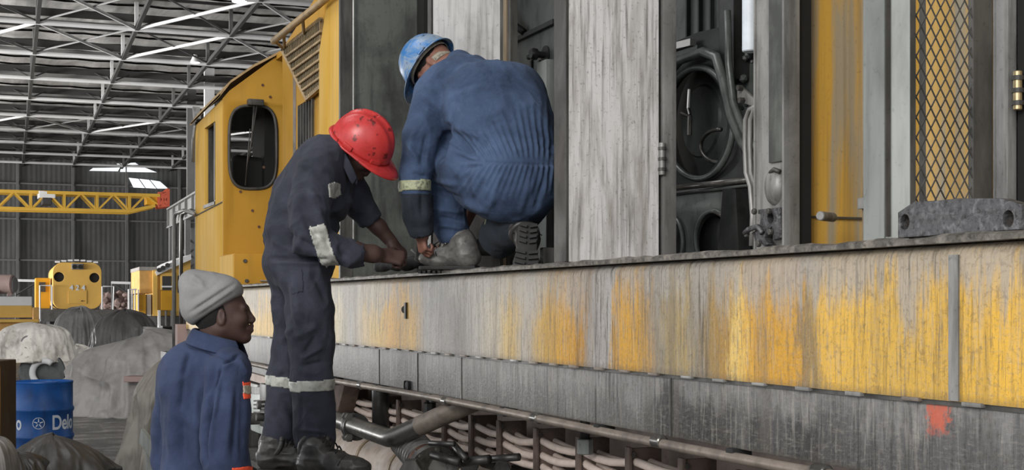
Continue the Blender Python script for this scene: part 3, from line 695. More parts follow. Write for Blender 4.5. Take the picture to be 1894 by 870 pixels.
# flat wagon at the left edge
tw = 50.0; ow = T(30, HY, tw); ow[2] = 0
def zw(y): return CZ+(HY-y)/F*tw
wg = thing('flat_wagon', 'yellow and cream rail wagon at the left edge beneath pinkish grey machinery', 'wagon', ow)
def fw_(name, mat, x0, x1, y0, y1, d0, d1, bev=.03): return flatbox(name, mat, wg, ow, HH, VH, 0, (x0-30)*tw/F, (x1-30)*tw/F, zw(y1), zw(y0), d0, d1, bev)
fw_('deck', 'white_steel', -60, 58, 549, 566, 0, 3); fw_('side_beam', 'far_yellow', -60, 58, 566, 588, -.05, .3); fw_('lower_beam', 'far_yellow', -60, 70, 591, 597, -.2, .5)
fw_('buffer_box', 'orange_paint', 59, 70, 569, 596, -.1, 1); fw_('side_plate', 'orange_paint', -60, 72, 597, 640, .1, .6)
for x in (-30, 10, 50): fw_('wheel', 'black', x-8, x+8, 636, 646, .3, .8)
mo = thing('traction_motor', 'pinkish grey drum-shaped motor resting on the wagon at the left edge', 'motor', T(10, 549, 51))
p = T(-12, 526, 51); q = T(26, 526, 51); obj('casing', cyl(B(), p, q, .36, 24, .05), 'pinkgrey', mo, auto=40)
g = B(); cyl(g, T(26, 527, 51), T(29, 527, 51), .3, 24, .02); obj('end_cover', g, 'mid_steel', mo, auto=40)
for x in (-5, 18): g = B(); box(g, *(T(x-4, 0, 51)[0], T(x+4, 0, 51)[0]), p[1]-.4, p[1]+.4, T(0, 548.4, 51)[2], T(0, 536, 51)[2], bev=.02); obj('foot', g, 'pinkgrey', mo)
# draped sheets ---------------------------------------------------
def drape(name, label, cat, px, t, ru, rd, top, mat, seed, base=0., fold=.12, nf=9, sq=2.6, flare=.15, shape=None, group=None):
    """cloth thrown over a rounded machine: a shell with folds that deepen towards the hem"""
    c = T(px, HY, t); c[2] = 0; NA, NS = 220, 70
    s_, th = [v.ravel() for v in np.meshgrid(np.linspace(0, 1, NS), np.arange(NA)*2*PI/NA, indexing='ij')]
    a = np.clip(s_/.5, 0, 1)*PI/2; k = np.clip((s_-.5)/.5, 0, 1)
    rr = np.sin(a)**.8*(1+flare*k); z = top-(top-base)*(.42*(1-np.clip(np.cos(a), 0, 1)**.8)+.58*k)
    ct, st = np.cos(th), np.sin(th); se = (np.abs(ct)**sq+np.abs(st)**sq)**(-1/sq)
    P = np.stack([ct*1.3*nf/6, st*1.3*nf/6, s_*1.2], 1)
    f = (ridge(P*[1.5,1.5,.8]+(fbm(P*3, seed+7)-.5)[:,None]*.5, seed)**1.6-.25)*fold*1.3*(.12+1.2*s_) + (ridge(P*[3.6,3.6,2.2], seed+5)**1.5-.25)*fold*.5*(.2+s_)+(ridge(P*7, seed+6)-.3)*fold*.14
    R = rr*se*(1+f); zz = z+(fbm(P*1.5, seed+9)-.5)*.12*(top-base)
    zz = np.where(s_ > .999, base+np.clip(vnoise(P*2, seed+3)-.35, 0, 1)*.25*(top-base), zz)
    if shape: R, zz = shape(th, s_, R, zz)
    V = c+RT*(R*ct*ru)[:,None]+FW*(R*st*rd)[:,None]+UP*zz[:,None]
    Q = []
    for i in range(NS-1):
        for j in range(NA): Q.append((i*NA+j, (i+1)*NA+j, (i+1)*NA+(j+1) % NA, i*NA+(j+1) % NA))
    o = npmesh(name, np.array(V), np.array(Q), mat); so = o.modifiers.new('cloth', 'SOLIDIFY'); so.thickness = .012; so.offset = -1
    return tag(o, label, cat, group)
drape('machine_cover', 'grey sheet over a tall domed machine in front of the number 424 engine', 'tarpaulin', 148, 32, .5, .6, CZ-.05, 'tarp_grey', 3, fold=.3)
drape('machine_cover', 'grey sheet over a wider domed machine beneath the right-hand far locomotive', 'tarpaulin', 231, 30, .6, .6, CZ-.12, 'tarp_dark', 11, fold=.24)
drape('machine_cover', 'large pale grey sheet spread over a long low machine left of the beanie man', 'tarpaulin', 265, 20.5, .82, .9, 1.17, 'tarp_light', 23, fold=.26, nf=7, sq=4, flare=.12, shape=lambda th, s_, R, z: (R, z*(1+.1*np.cos(th))))
drape('machine_cover', 'grey brown sheet over a rounded heap directly behind the beanie man', 'tarpaulin', 334, 12.6, .36, .5, 1.1, 'tarp_brown', 31, fold=.2, flare=.25)
drape('machine_cover', 'crumpled charcoal sheet lying in front of the blue drum', 'tarpaulin', 98, 10.6, .35, .3, .59, 'tarp_black', 41, fold=.5, nf=4, sq=1.7, flare=.35, shape=lambda th, s_, R, z: (R*np.clip(.3+1.4*s_, 0, 1), z))
drape('machine_cover', 'dark rumpled sheet at the bottom left, left of the crumpled charcoal one', 'tarpaulin', 28, 10.1, .2, .25, .5, 'tarp_black', 47, fold=.5, flare=.3)
drape('machine_cover', 'smooth pale grey cover in the bottom left corner', 'tarpaulin', -18, 9.6, .17, .25, .66, 'tarp_grey', 53, fold=.12, flare=.2)
# cream-covered motor on a skid: cover, ring and dark body
tm = 22.0; cb = thing('covered_motor', 'motor under a torn cream canvas, a curved steel ring showing at its front', 'motor', (T(66, HY, tm)*[1,1,0]))
o = drape('x', 'x', 'x', 62, tm, .5, .55, T(0, 598, tm)[2], 'tarp_cream', 61, base=T(0, 668, tm)[2], fold=.2, nf=5, flare=.04)
cv = npmesh('canvas_cover', np.array([v.co[:] for v in o.data.vertices])+WL[o.name], np.array([p.vertices[:] for p in o.data.polygons]), 'tarp_cream', cb); bpy.data.objects.remove(o)
cv.modifiers.new('cloth', 'SOLIDIFY').thickness = .012
g = B(); cyl(g, T(78, 688, tm+.5), T(78, 690, tm-.35), .36, 28, .02); obj('motor_body', g, 'engine_grey', cb, auto=40)
g = B(); tube(g, [T(82, 690, tm-.55)+RT*(.19*math.cos(a))+UP*(.19*math.sin(a)) for a in np.linspace(.9, 5.4, 20)], .05, 10); obj('ring', g, 'white_steel', cb, True)
g = B(); tube(g, [T(52, 634, tm-.56)+RT*(.09*math.cos(a))+UP*(.09*math.sin(a)) for a in np.linspace(0, 2*PI, 20)], .03, 8); obj('eye_ring', g, 'tarp_grey', cb, True)
g = B(); box(g, -.62, .62, -.5, .5, 0, T(0, 703, tm)[2], ((T(66, HY, tm)*[1,1,0]), RT, FW, UP), .02); obj('skid', g, 'pinkgrey', cb)
drape('machine_cover', 'white sheet hanging between the cream canvas and the large pale sheet', 'tarpaulin', 140, 25, .33, .3, T(0, 640, 25)[2], 'tarp_cream', 71, fold=.5)
# boards standing near the tarps
g = B(); box(g, -.2, .5, -.1, .3, .52, .6, ((T(258, HY, 19.2)*[1,1,0]), RT, FW, UP), .01)
tag(obj('steel_slab', g, 'pinkgrey', None), 'pinkish steel slab poking out from under the large pale sheet', 'slab')
# blue drum
td = 13.6; dc = T(79, HY, td); dc[2] = 0; r = .29
dr = thing('oil_drum', 'blue steel oil drum with white lettering behind the crumpled sheet', 'drum', dc)
prof = [(0, .82), (r-.03, .82), (r-.02, .835), (r, .845), (r+.006, .835), (r, .82)]
for z in (.565, .295): prof += [(r, z+.03), (r+.012, z+.012), (r+.012, z-.012), (r, z-.03)]
prof += [(r, .02), (r+.006, .008), (r-.01, 0), (0, 0)]
obj('barrel', lathe(B(), prof, dc, UP, 64), 'drum', dr, auto=35)
obj('bung', cyl(B(), dc+RT*.15+UP*.82, dc+RT*.15+UP*.84, .03, 12), 'drum', dr)
for a0 in (1.12, -.90): text_mesh('lettering', 'Delo', .2, 'print_white', dr, None, RT, UP, .001, (dc+UP*.435, r+.002, a0), .72)
g = B()
for k in range(5):
    a = PI/2+k*2*PI/5
    for rr in (0,):
        p = [(.012, -.006), (.045, -.004), (.045, .004), (.012, .006)]
        vs = []
        for u, v in p:
            U, Vv = u*math.cos(a)-v*math.sin(a), u*math.sin(a)+v*math.cos(a); an = .2+U/r
            vs.append(g.verts.new(dc+(r+.003)*(RT*math.sin(an)-FW*math.cos(an))+UP*(.44+Vv)))
        g.faces.new(vs)
def ringwrap(g, ra, rb, zc, n=28):
    vs = []
    for k in range(n):
        a = 2*PI*k/n
        for rr in (ra, rb): an = .2+rr*math.cos(a)/r; vs.append(g.verts.new(dc+(r+.003)*(RT*math.sin(an)-FW*math.cos(an))+UP*(zc+rr*math.sin(a))))
    for k in range(n): a, b = 2*k, 2*((k+1) % n); g.faces.new((vs[a], vs[a+1], vs[b+1], vs[b]))
ringwrap(g, .052, .058, .44); obj('emblem', g, 'print_white', dr)
M['tan_yellow'] = weathered('worn_ochre', (150,116,58), (110,84,44), (60,46,28))
# cabinet at the left edge
cab_c = T(-21, HY, 12.0); cab_c[2] = 0
cbn = thing('steel_cabinet', 'brown steel cabinet with a rounded yellow edge rail at the left edge', 'cabinet', cab_c)
zc = T(0, 668, 12)[2]
g = B(); box(g, -.35, .10, -.05, .4, 0, zc, (cab_c, RT, FW, UP), .01); obj('body', g, 'cabinet', cbn)
g = B(); tube(g, [cab_c+RT*.115-FW*.06, cab_c+RT*.115-FW*.06+UP*(zc-.06), cab_c+RT*.10-FW*.06+UP*(zc+.02), cab_c+RT*.05-FW*.06+UP*(zc+.045), cab_c+RT*.0-FW*.06+UP*(zc+.05)], .014, 10); obj('edge_rail', g, 'tan_yellow', cbn, True)
# green-grey bench leg beside the brown sheet
g = B(); bar(g, T(276, HY, 10.6)*[1,1,0], T(276, 835, 10.6), .05); bar(g, T(262, 806, 10.6), T(312, 872, 10.2), .03, .12); bar(g, T(300, HY, 10.2)*[1,1,0], T(300, 858, 10.2), .05)
tag(obj('trestle', g, 'frame_green', None), 'low grey green trestle at the foot of the brown sheet beside the beanie man', 'trestle')
# ================================================================ the locomotive
LO = thing('locomotive', 'yellow and grey diesel locomotive with open engine doors, being repaired by the workers', 'locomotive', (2.9, 6, 0))
def ybox(name, mat, x0, x1, y0, y1, z0, z1, par=None, bev=0): return obj(name, box(B(), x0, x1, y0, y1, z0, z1, None, bev), mat, par or LO, auto=40 if bev else None)
def zX(x, y, X): return float(onX(x, y, X)[2])
ZW = 1.76; HXP = 2.68; TOP = 3.95
# side sill with a rounded top lip, skirt below, welded tabs between
g = B(); y0, y1 = .3, 13.35; prof = [(2.2,1.374),(2.2,1.712)]+[(2.2+.035*(1-math.cos(a)), 1.712+.035*math.sin(a)) for a in np.linspace(.2, PI/2, 6)]+[(2.3,1.747),(2.3,1.374)]
NY = 60; R_ = []
for k in range(NY+1):
    y = y0+(y1-y0)*k/NY
    R_.append([g.verts.new((p[0]+(.0035*math.sin(k*1.7)+.003*math.sin(k*.6+2) if p[0] < 2.21 and i else 0), y, p[1])) for i, p in enumerate(prof)])
for a, b in zip(R_, R_[1:]):
    for k in range(len(prof)): q = (k+1) % len(prof); g.faces.new((a[k], a[q], b[q], b[k]))
g.faces.new(R_[0]); g.faces.new(R_[-1][::-1]); obj('side_sill', g, 'sill', LO, auto=50)
g = B(); R_ = []; NY = 220
for k in range(NY+1):
    y = y0+(y1-y0)*k/NY; j = random.uniform(-.004, .004)
    R_.append([g.verts.new(p) for p in ((2.178+j, y, 1.748), (2.176+j, y, 1.762+j*.6), (2.19+j, y, 1.768+j), (2.27, y, 1.766), (2.27, y, 1.748))])
for a, b in zip(R_, R_[1:]):
    for k in range(5): q = (k+1) % 5; g.faces.new((a[k], a[q], b[q], b[k]))
g.faces.new(R_[0]); g.faces.new(R_[-1][::-1]); obj('ledge_rim', g, 'rim', LO)
ybox('weld_strip', 'frame_grey', 2.195, 2.2, YX(1775, 2.2), YX(1757, 2.2), 1.376, 1.72)
ybox('skirt', 'skirt', 2.212, 2.26, y0, y1, 1.168, 1.366, bev=.004)
ybox('seam', 'frame_dark', 2.206, 2.24, y0, y1, 1.362, 1.378)
ts = [YX(1000+v/2.0235, 2.2) for v in (50,125,220,315,425,550,670,820,985,1175,1390,1620)]; d = ts[2]-ts[3]
ts += [ts[0]+d*k for k in range(1, 26)]+[ts[-1]-abs(ts[-1]-ts[-2])*k for k in (1, 2, 3)]
for y in ts:
    if .4 < y < 13.2: ybox('seam_tab', 'frame_grey' if random.random() < .4 else 'pipe_dust', 2.192, 2.22, y-.032, y+.032, 1.366+random.uniform(-.002,.002), 1.376, bev=.002)
for px in (701, 772, 853, 1240): ybox('skirt_joint', 'frame_dark', 2.208, 2.213, YX(px, 2.21)-.005, YX(px, 2.21)+.005, 1.17, 1.362)
ybox('drain_notch', 'black', 2.2, 2.213, YX(755, 2.21)-.035, YX(755, 2.21)+.035, 1.168, 1.215, bev=.016)
g = B(); cyl(g, onX(748, 573, 2.197), onX(748, 573, 2.2)+[.01,0,0], .02, 14); box(g, 2.19, 2.2, YX(752, 2.2)-.012, YX(752, 2.2)+.012, zX(750, 590, 2.2), zX(750, 560, 2.2)); obj('old_bolt_mark', g, 'frame_dark', LO)
g = B(); tube(g, [(2.2, y, 1.148+.006*math.sin(y*1.3)) for y in np.linspace(.5, 12.4, 40)], .017, 12); cd = obj('conduit', g, 'pipe_dust', LO, True)
for y in (2.2, 3.05, 3.95, 4.95, 6.0, 7.4, 8.9): obj('coupling', cyl(B(), (2.2, y-.03, 1.149), (2.2, y+.03, 1.149), .022, 14, .004), 'pipe', cd, auto=40)
for y in np.arange(2.6, 11, .9): ybox('conduit_bracket', 'black', 2.19, 2.26, y-.02, y+.02, 1.13, 1.17, bev=.004)
ybox('walkway_deck', 'rim', 2.25, 3.1, y0, y1, 1.73, 1.752)
ybox('underframe_wall', 'under', 2.86, 2.9, 2.2, 9.6, .25, 1.73); ybox('deck_underside', 'engine', 2.26, 4.7, y0, y1, 1.3, 1.34)
ybox('frame_bottom_lip', 'clamp', 2.8, 2.86, 2.2, 9.6, .52, .56)
# hood shell
ybox('hood_interior', 'black', 3.55, 3.6, .3, 11.7, 1.75, TOP); ybox('hood_far_side', 'yellow', 4.75, 4.8, .3, 11.7, 1.3, TOP)
ybox('hood_roof', 'yellow', 2.66, 4.8, .3, 9.4, TOP, TOP+.05); ybox('header', 'frame_dark', 2.66, 2.72, .3, 9.0, 3.82, TOP)
ybox('hood_end', 'yellow', 2.7, 4.8, .3, .34, 1.75, TOP)
# door leaf swung out square to the hood: a tray with a flange round it
def leaf(Y, xa, xb, mat, fl=.05, flmat='frame_dark', top=3.86, name='hood_door', edge=None):
    L = obj(name, box(B(), xa, xb, Y, Y+.012, ZW+.012, top), mat, LO)
    obj('flange', box(B(), xa-.006, xa+.006, Y-.002, Y+fl, ZW+.012, top, None, .002), edge or flmat, L)
    obj('flange', box(B(), xb-.012, xb, Y+.012, Y+fl, ZW+.012, top), flmat, L); obj('flange', box(B(), xa+.006, xb-.012, Y+.013, Y+fl, ZW+.012, ZW+.03), flmat, L)
    return L
def hinge(par, X, Y, z, mat='brass', h=.13, r=.013):
    o = obj('hinge', cyl(B(), (X, Y, z-h/2), (X, Y, z+h/2), r, 12, .002), mat, par, auto=40)
    for k in (-.32, 0, .32): obj('hinge_knuckle', cyl(B(), (X, Y, z+k*h-.006), (X, Y, z+k*h+.006), r+.004, 12), 'frame_dark', par)
    return o
# A: dark grey leaf behind the man in the red helmet
LA_ = leaf(7.83, 2.27, 2.7, 'door_dark'); LA_['label'] = 'dark grey hood door behind the red helmet'
g = B(); tube(g, [(2.27, 7.8, ZW+.1), (2.27, 7.8, 3.85)], .006, 6); obj('edge_bead', g, 'frame_grey', LA_)
g = B(); box(g, 2.2, 2.27, 7.84, 7.87, ZW, 3.86); obj('edge_strip', g, 'frame_dark', LA_)
ybox('hood_post', 'black', 2.68, 2.76, 7.7, 7.9, ZW, TOP)
# B: white leaf above the man in blue
LB_ = leaf(6.5, 2.305, 2.68, 'door_glare2', edge='frame_dark'); LB_['label'] = 'whitish hood door above the man in blue'
for x, z in ((2.42, 3.3), (2.56, 3.42), (2.47, 3.52)): obj('rivet_stain', cyl(B(), (x, 6.499, z), (x, 6.494, z), .008, 10), 'frame_dark', LB_)
ybox('hood_post', 'frame_dark', 2.68, 2.72, 6.36, 6.52, ZW, TOP); ybox('post_strip', 'tan', 2.673, 2.68, 6.40, 6.44, ZW, TOP)
# compartment between B and C: cabinet front with knob, sloping seam, straps
XI = 2.98
ep = ybox('compartment_panel', 'engine_grey', XI, XI+.03, 5.85, 8.4, ZW, TOP); ep['label'] = 'oily grey inner panel with a knob'
g = B(); a, b = onX(935, 86, XI), onX(1030, 40, XI); bar(g, a-[.01,0,0], b-[.01,0,0], .03, .025); obj('panel_seam', g, 'engine', ep)
g = B(); a, b = onX(938, 0, XI), onX(975, 60, XI); tube(g, [a-[.03,0,0], (a+b)/2-[.05,0,.03], b-[.02,0,0]], .02, 8); obj('hose', g, 'engine', ep, True)
p = onX(1010, 102, XI); g = B(); lathe(g, [(0,0),(.05,0),(.05,.008),(.018,.012),(.018,.05),(.03,.055),(.033,.075),(.024,.09),(0,.092)], p, (-1,0,0), 20); kb = obj('knob', g, 'engine', ep, auto=40)
obj('knob_lever', cyl(B(), p+[-.06,.0,.0], p+[-.06,.1,.0], .014, 10, .003), 'engine', ep, auto=40)
for px in (985, 1000): a = onX(px, 112, XI); ybox('panel_rib', 'engine', XI-.012, XI, a[1]-.01, a[1]+.01, 2.3, a[2], ep)
ybox('duct', 'frame_green', XI-.05, XI, YX(1026, XI), YX(1008, XI), ZW, 2.9, ep, .01)
# lower part of the compartment: grey box seen under the man in blue

# C: worn leaf, its glare painted into the white tone
LC_ = leaf(4.77, 2.25, 2.656, 'door_glare', .11, 'frame_dark'); LC_['label'] = 'whitish hood door, glare painted into its tone, with worn grey patches'
for z in (2.19, 3.0): hinge(LC_, 2.668, 4.762, z, 'frame_grey')
ybox('hood_post', 'tan', 2.68, 2.7, 4.85, 4.9, ZW, TOP); ybox('hood_post', 'frame_grey', 2.675, 2.735, 4.764, 4.846, ZW, TOP, None, .004)
for z in (2.0, 2.42, 2.9, 3.2): obj('post_rivet', cyl(B(), (2.675, 4.8, z), (2.668, 4.8, z), .008, 10), 'frame_dark', LO)
g = B(); box(g, 2.6, 2.66, 4.74, 4.8, ZW, ZW+.03, None, .004); obj('door_stop', g, 'frame_dark', LO)
# engine seen through the opening between C and the latch post
XE = 3.0
en = thing('x', 'x', 'x', (0,0,0)); bpy.data.objects.remove(en)
y_, z_ = lambda px, X=XE: YX(px, X), lambda y, px=1300, X=XE: zX(px, y, X)
def polyX(name, mat, pts, X, th, holes=(), par=None, bev=.003):
    """plate in the plane x = X outlined by measured points; extrudes to -x"""
    f = lambda q: [(float(onX(a, b, X)[1]), float(onX(a, b, X)[2])) for a, b in q]
    return obj(name, plate(f(pts), [f(h) for h in holes], th, (X, 0, 0), (0,1,0), (0,0,1), bev), mat, par or LO, auto=35)
eb = polyX('crankcase', 'engine_grey', [(1215,358),(1385,338),(1400,480),(1215,500)], XE, .03, [circ(1240, 450, 24, 50), circ(1318, 442, 31, 52)]); eb['label'] = 'grey crankcase side with two arched covers'
for cx, cy, rx, ry in ((1240,450,24,50), (1318,442,31,52)):
    f = [onX(a, b, XE-.02) for a, b in circ(cx, cy, rx, ry, 40)]; g = B(); tube(g, f+[f[0]], .011, 8, False); obj('cover_rim', g, 'engine_grey', eb, True)
    polyX('inspection_cover', 'engine', circ(cx+5, cy+5, rx*.86, ry*.9), XE+.05, .02, par=eb)
g = B(); tube(g, [onX(1322,392,XE-.035), onX(1340,402,XE-.035), onX(1350,425,XE-.035)], .008, 8); obj('bright_edge', g, 'steel', eb, True)
for i, (ya, yb, dx) in enumerate(((350, 332, .05), (360, 341, .03))):
    g = B(); tube(g, [onX(1212, ya+2, XE-dx), onX(1392, yb, XE-dx)], .013-.003*i, 8); obj('ledge_bead', g, 'engine_grey' if i else 'pipe', eb, True)
ybox('crankcase_ledge', 'engine', XE-.05, XE+.5, YX(1392, XE), YX(1212, XE), zX(1300,345,XE)-.02, zX(1300,345,XE), eb)
polyX('oil_filler', 'engine', [(1348,350),(1372,350),(1378,470),(1338,475)], XE-.06, .06, par=eb)
# big round housing with sweeping flare
hs = polyX('generator_housing', 'engine', [(1215,95),(1300,60),(1345,50),(1350,180),(1372,260),(1400,330),(1215,352)], XE+.08, .05, [circ(1292, 228, 62, 100, 40)]); hs['label'] = 'black flared housing round a large opening'
f = [onX(a, b, XE+.03) for a, b in circ(1292, 228, 64, 103, 48)]; g = B(); tube(g, f+[f[0]], .014, 8, False); obj('housing_rim', g, 'engine_grey', hs, True)
f = [onX(a, b, XE+.0) for a, b in ((1216,180),(1228,145),(1256,112),(1300,96),(1325,106),(1338,150),(1352,215),(1372,262),(1398,300))]; g = B(); tube(g, f, .022, 8); obj('flare_rib', g, 'engine_grey', hs, True)
f = [onX(a, b, XE-.02) for a, b in ((1345,20),(1348,120),(1356,190),(1375,240),(1398,275))]; g = B(); tube(g, f, .016, 8); obj('flare_rib', g, 'engine_grey', hs, True)
c = onX(1305, 225, XE+.25); obj('fan_disc', lathe(B(), [(0,.02),(.16,.03),(.17,.02),(.27,.0),(.28,-.02),(0,-.02)], c, (-1,0,0), 40), 'engine_grey', hs, auto=30)
g = B(); tube(g, [onX(1275, 165, XE+.1), onX(1273, 200, XE+.1), onX(1276, 212, XE+.1)], .008, 8); obj('bright_rod', g, 'steel', hs)
g = B(); tube(g, [onX(1262,210,XE+.1), onX(1276,216,XE+.1), onX(1275, 250, XE+.1)], .012, 8); obj('lever', g, 'pipe', hs)
for cx, cy, r1 in ((1240, 330, 20), (1330, 270, 34)):
    f = [onX(a, b, XE+.14) for a, b in circ(cx, cy, r1, r1*.9, 30)]; g = B(); tube(g, f[:24], .01, 8); obj('housing_ring', g, 'pipe', hs, True)
ybox('upper_plate', 'engine_grey', XE+.1, XE+.14, YX(1345, XE), YX(1212, XE)+.2, zX(1300, 95, XE), TOP, hs)
for px in (1240, 1262, 1283, 1300, 1306): ybox('plate_rib', 'engine', XE+.08, XE+.1, YX(px, XE)-.006, YX(px, XE)+.006, zX(1300, 92, XE), TOP, hs)
g = B(); bar(g, onX(1222, 93, XE+.02), onX(1282, 78, XE+.02), .03, .03); obj('bright_ledge', g, 'steel', hs)
g = B(); bar(g, onX(1222, 112, XE+.04), onX(1295, 88, XE+.04), .03, .02); obj('ledge', g, 'engine_grey', hs)
# right part: white tube, bracket, looping hoses
ip = ybox('inner_panel', 'engine_grey', 3.1, 3.13, 3.85, YX(1345, 3.1), ZW, TOP); ip['label'] = 'grimy inner panel behind the white tube'
ybox('dark_box', 'engine', 3.02, 3.1, YX(1368, 3.05), YX(1340, 3.05), zX(1350,152,3.05), TOP, ip, .01)
g = B(); cyl(g, onX(1388, 96, 2.85), onX(1388, -60, 2.85), .032, 16, .004); obj('white_tube', g, 'print_white', ip, auto=40)
for k in range(26):
    px, py = random.uniform(1352, 1392), random.uniform(20, 215); bmx = B(); bmesh.ops.create_icosphere(bmx, subdivisions=1, radius=random.uniform(.008, .022), matrix=Matrix.Translation(onX(px, py, 3.07)))
    obj('pipe_fitting', bmx, 'engine' if k % 2 else 'engine_grey', ip)
brk = polyX('bracket', 'frame_grey', [(1366,160),(1370,158),(1400,185),(1398,198),(1380,192),(1366,182)], 2.9, .015, par=ip)
for px, py in ((1375,186), (1372,163)): p = onX(px, py, 2.89); obj('bracket_bolt', cyl(B(), p, p-[.02,0,0], .012, 6), 'frame_dark', ip)
for k, dx in enumerate((0, .035)):
    f = [onX(a+k*9, b, 2.82-dx*.3) for a, b in ((1402,195),(1386,203),(1379,222),(1378,270),(1380,320),(1388,345),(1392,400),(1390,455))]; g = B(); tube(g, f, .010, 10); obj('hose', g, 'frame_grey', ip, True)
# D: latch post
pd0, pd1 = YX(1462, HXP), YX(1397, HXP)
D = ybox('latch_post', 'frame_grey', HXP, HXP+.03, pd0, pd1, ZW, TOP, None, .003); D['label'] = 'grey post with a heavy latch and a dark recessed strip'
ybox('recess_strip', 'door_dark', HXP-.012, HXP, YX(1456, HXP), YX(1427, HXP), zX(1440, 300, HXP), TOP, D, .002)
ybox('post_edge', 'frame_grey', HXP-.035, HXP+.03, pd0-.012, pd0, ZW, TOP, D, .002); ybox('post_edge', 'frame_grey', HXP-.008, HXP, pd1-.006, pd1, ZW, TOP, D, .002)
def PX(x, y, dx=0.): return onX(x, y, HXP)-np.array([dx, 0, 0])
g = B(); c = PX(1433, 345, .0)
lathe(g, [(0,.028),(.03,.024),(.045,.012),(.05,0)], (0,0,0), (-1,0,0), 24)
for v in g.verts: v.co = Vector((v.co[0], v.co[1]*1.0, v.co[2]*1.35))+Vector(c)
obj('latch_dome', g, 'frame_grey', D, True)
g = B(); tube(g, [PX(1447, 318, .01), PX(1440, 314, .02), PX(1432, 320, .015)], .008, 8); obj('latch_pin', g, 'frame_dark', D, True)
LT = polyX('latch_body', 'oilsteel', [(1408,388),(1448,384),(1451,440),(1436,445),(1434,420),(1428,425),(1420,440),(1428,452),(1420,456),(1404,444),(1396,432),(1410,420),(1414,398),(1408,396)], HXP-.025, .03, [circ(1431, 404, 6, 10, 14)], D, .004)
for px, py in ((1416,392), (1443,392), (1446,430), (1402,434), (1424,452)): p = PX(px, py, .04); obj('latch_bolt', cyl(B(), p, p-[.014,0,0], .011, 8, .002), 'frame_dark', D, auto=30)
g = B(); tube(g, [PX(1400, 432, .05), PX(1410, 425, .055), PX(1424, 420, .05), PX(1432, 432, .05)], .01, 8); obj('latch_handle', g, 'oilsteel', D, True)
# E: yellow bulkhead within the next opening
E = ybox('yellow_bulkhead', 'door_yellow', 2.73, 3.12, 3.92, 3.95, ZW, TOP); E['label'] = 'yellow inner bulkhead with a horizontal joint near its foot'
ybox('bulkhead_shade_strip', 'black', 2.68, 2.765, 3.89, 3.93, ZW, TOP, E); ybox('bulkhead_joint', 'frame_dark', 2.73, 3.1, 3.91, 3.92, 1.905, 1.912, E)  # dark strip stands in for shade on the bulkhead's left part
g = B(); cyl(g, (2.7, 3.75, 1.90), (2.79, 3.8, 1.90), .016, 12, .003); obj('door_pin', g, 'frame_grey', E, auto=40)
ybox('inner_wall', 'door_yellow', 3.12, 3.15, 3.45, 3.95, ZW, TOP, E)
# post left of the mesh door
ybox('hood_post', 'tan', HXP, HXP+.04, 3.47, 3.5, ZW, TOP); ybox('hood_post', 'frame_pale', HXP-.004, HXP+.03, 3.455, 3.47, ZW, TOP)
p = onX(1600, 378, HXP); ybox('post_clip', 'frame_grey', HXP-.015, HXP, p[1]-.012, p[1]+.02, p[2]-.015, p[2]+.02, None, .003)
# G: mesh door swung out
YG = 2.84
def GX(px): # X on the plane of the mesh door
    return float(onY(px, 300, YG)[0])
G_ = obj('mesh_door', box(B(), 2.25, GX(1692), YG, YG+.03, ZW+.012, 3.86, None, .003), 'frame_pale', LO); G_['label'] = 'pale green framed door with diamond wire mesh'
obj('door_edge', box(B(), 2.244, 2.25, YG, YG+.085, ZW+.012, 3.86), 'frame_green', G_); obj('stile', box(B(), GX(1800), GX(1836), YG, YG+.02, ZW+.012, 3.86, None, .002), 'frame_dark', G_)
obj('rail', box(B(), GX(1680), GX(1810), YG+.0, YG+.03, ZW+.012, 1.855, None, .002), 'frame_dark', G_)
obj('seam_strip', box(B(), 2.247, 2.262, YG-.004, YG+.0, ZW+.02, 3.86), 'frame_dark', G_); obj('hem_strip', box(B(), GX(1683), GX(1692), YG-.004, YG, ZW+.1, 3.86), 'frame_dark', G_)
# mesh: every strand pair is one wire; diamonds 17 x 34 px
xa, xb = GX(1688), GX(1803); mw = xb-xa; dx = GX(1740)-GX(1722); dz = 37/2500*(2.53*SA+YG*CA); g = None
sl = (dz)/(dx); z_lo, z_hi = 1.85, 3.6
for sgn in (1, -1):
    x = xa-(z_hi-z_lo)/sl if sgn > 0 else xa
    xe = xb if sgn > 0 else xb+(z_hi-z_lo)/sl; k = 0; st = xa+math.ceil((x-xa)/dx)*dx
    while st < xe:
        pts = []
        for zz in (z_lo, z_hi):
            pts.append([st+sgn*(zz-z_lo)/sl, zz])
        (x1, q1), (x2, q2) = pts
        for _ in range(1):
            if x1 < xa and x2 > x1: q1 += (xa-x1)*(q2-q1)/(x2-x1); x1 = xa
            if x2 > xb and x2 > x1: q2 = q1+(xb-x1)*(q2-q1)/(x2-x1); x2 = xb
            if x1 > xb and x2 < x1: q1 += (x1-xb)*(q2-q1)/(x1-x2); x1 = xb
            if x2 < xa and x2 < x1: q2 = q1+(x1-xa)*(q2-q1)/(x1-x2); x2 = xa
        if q2-q1 > .01 and xa-.001 <= x1 <= xb+.001 and xa-.001 <= x2 <= xb+.001:
            obj('mesh_wire', bar(B(), (x1, YG+.006+.003*sgn, q1), (x2, YG+.006+.003*sgn, q2), .003, .003), 'frame_dark', G_)
        st += dx
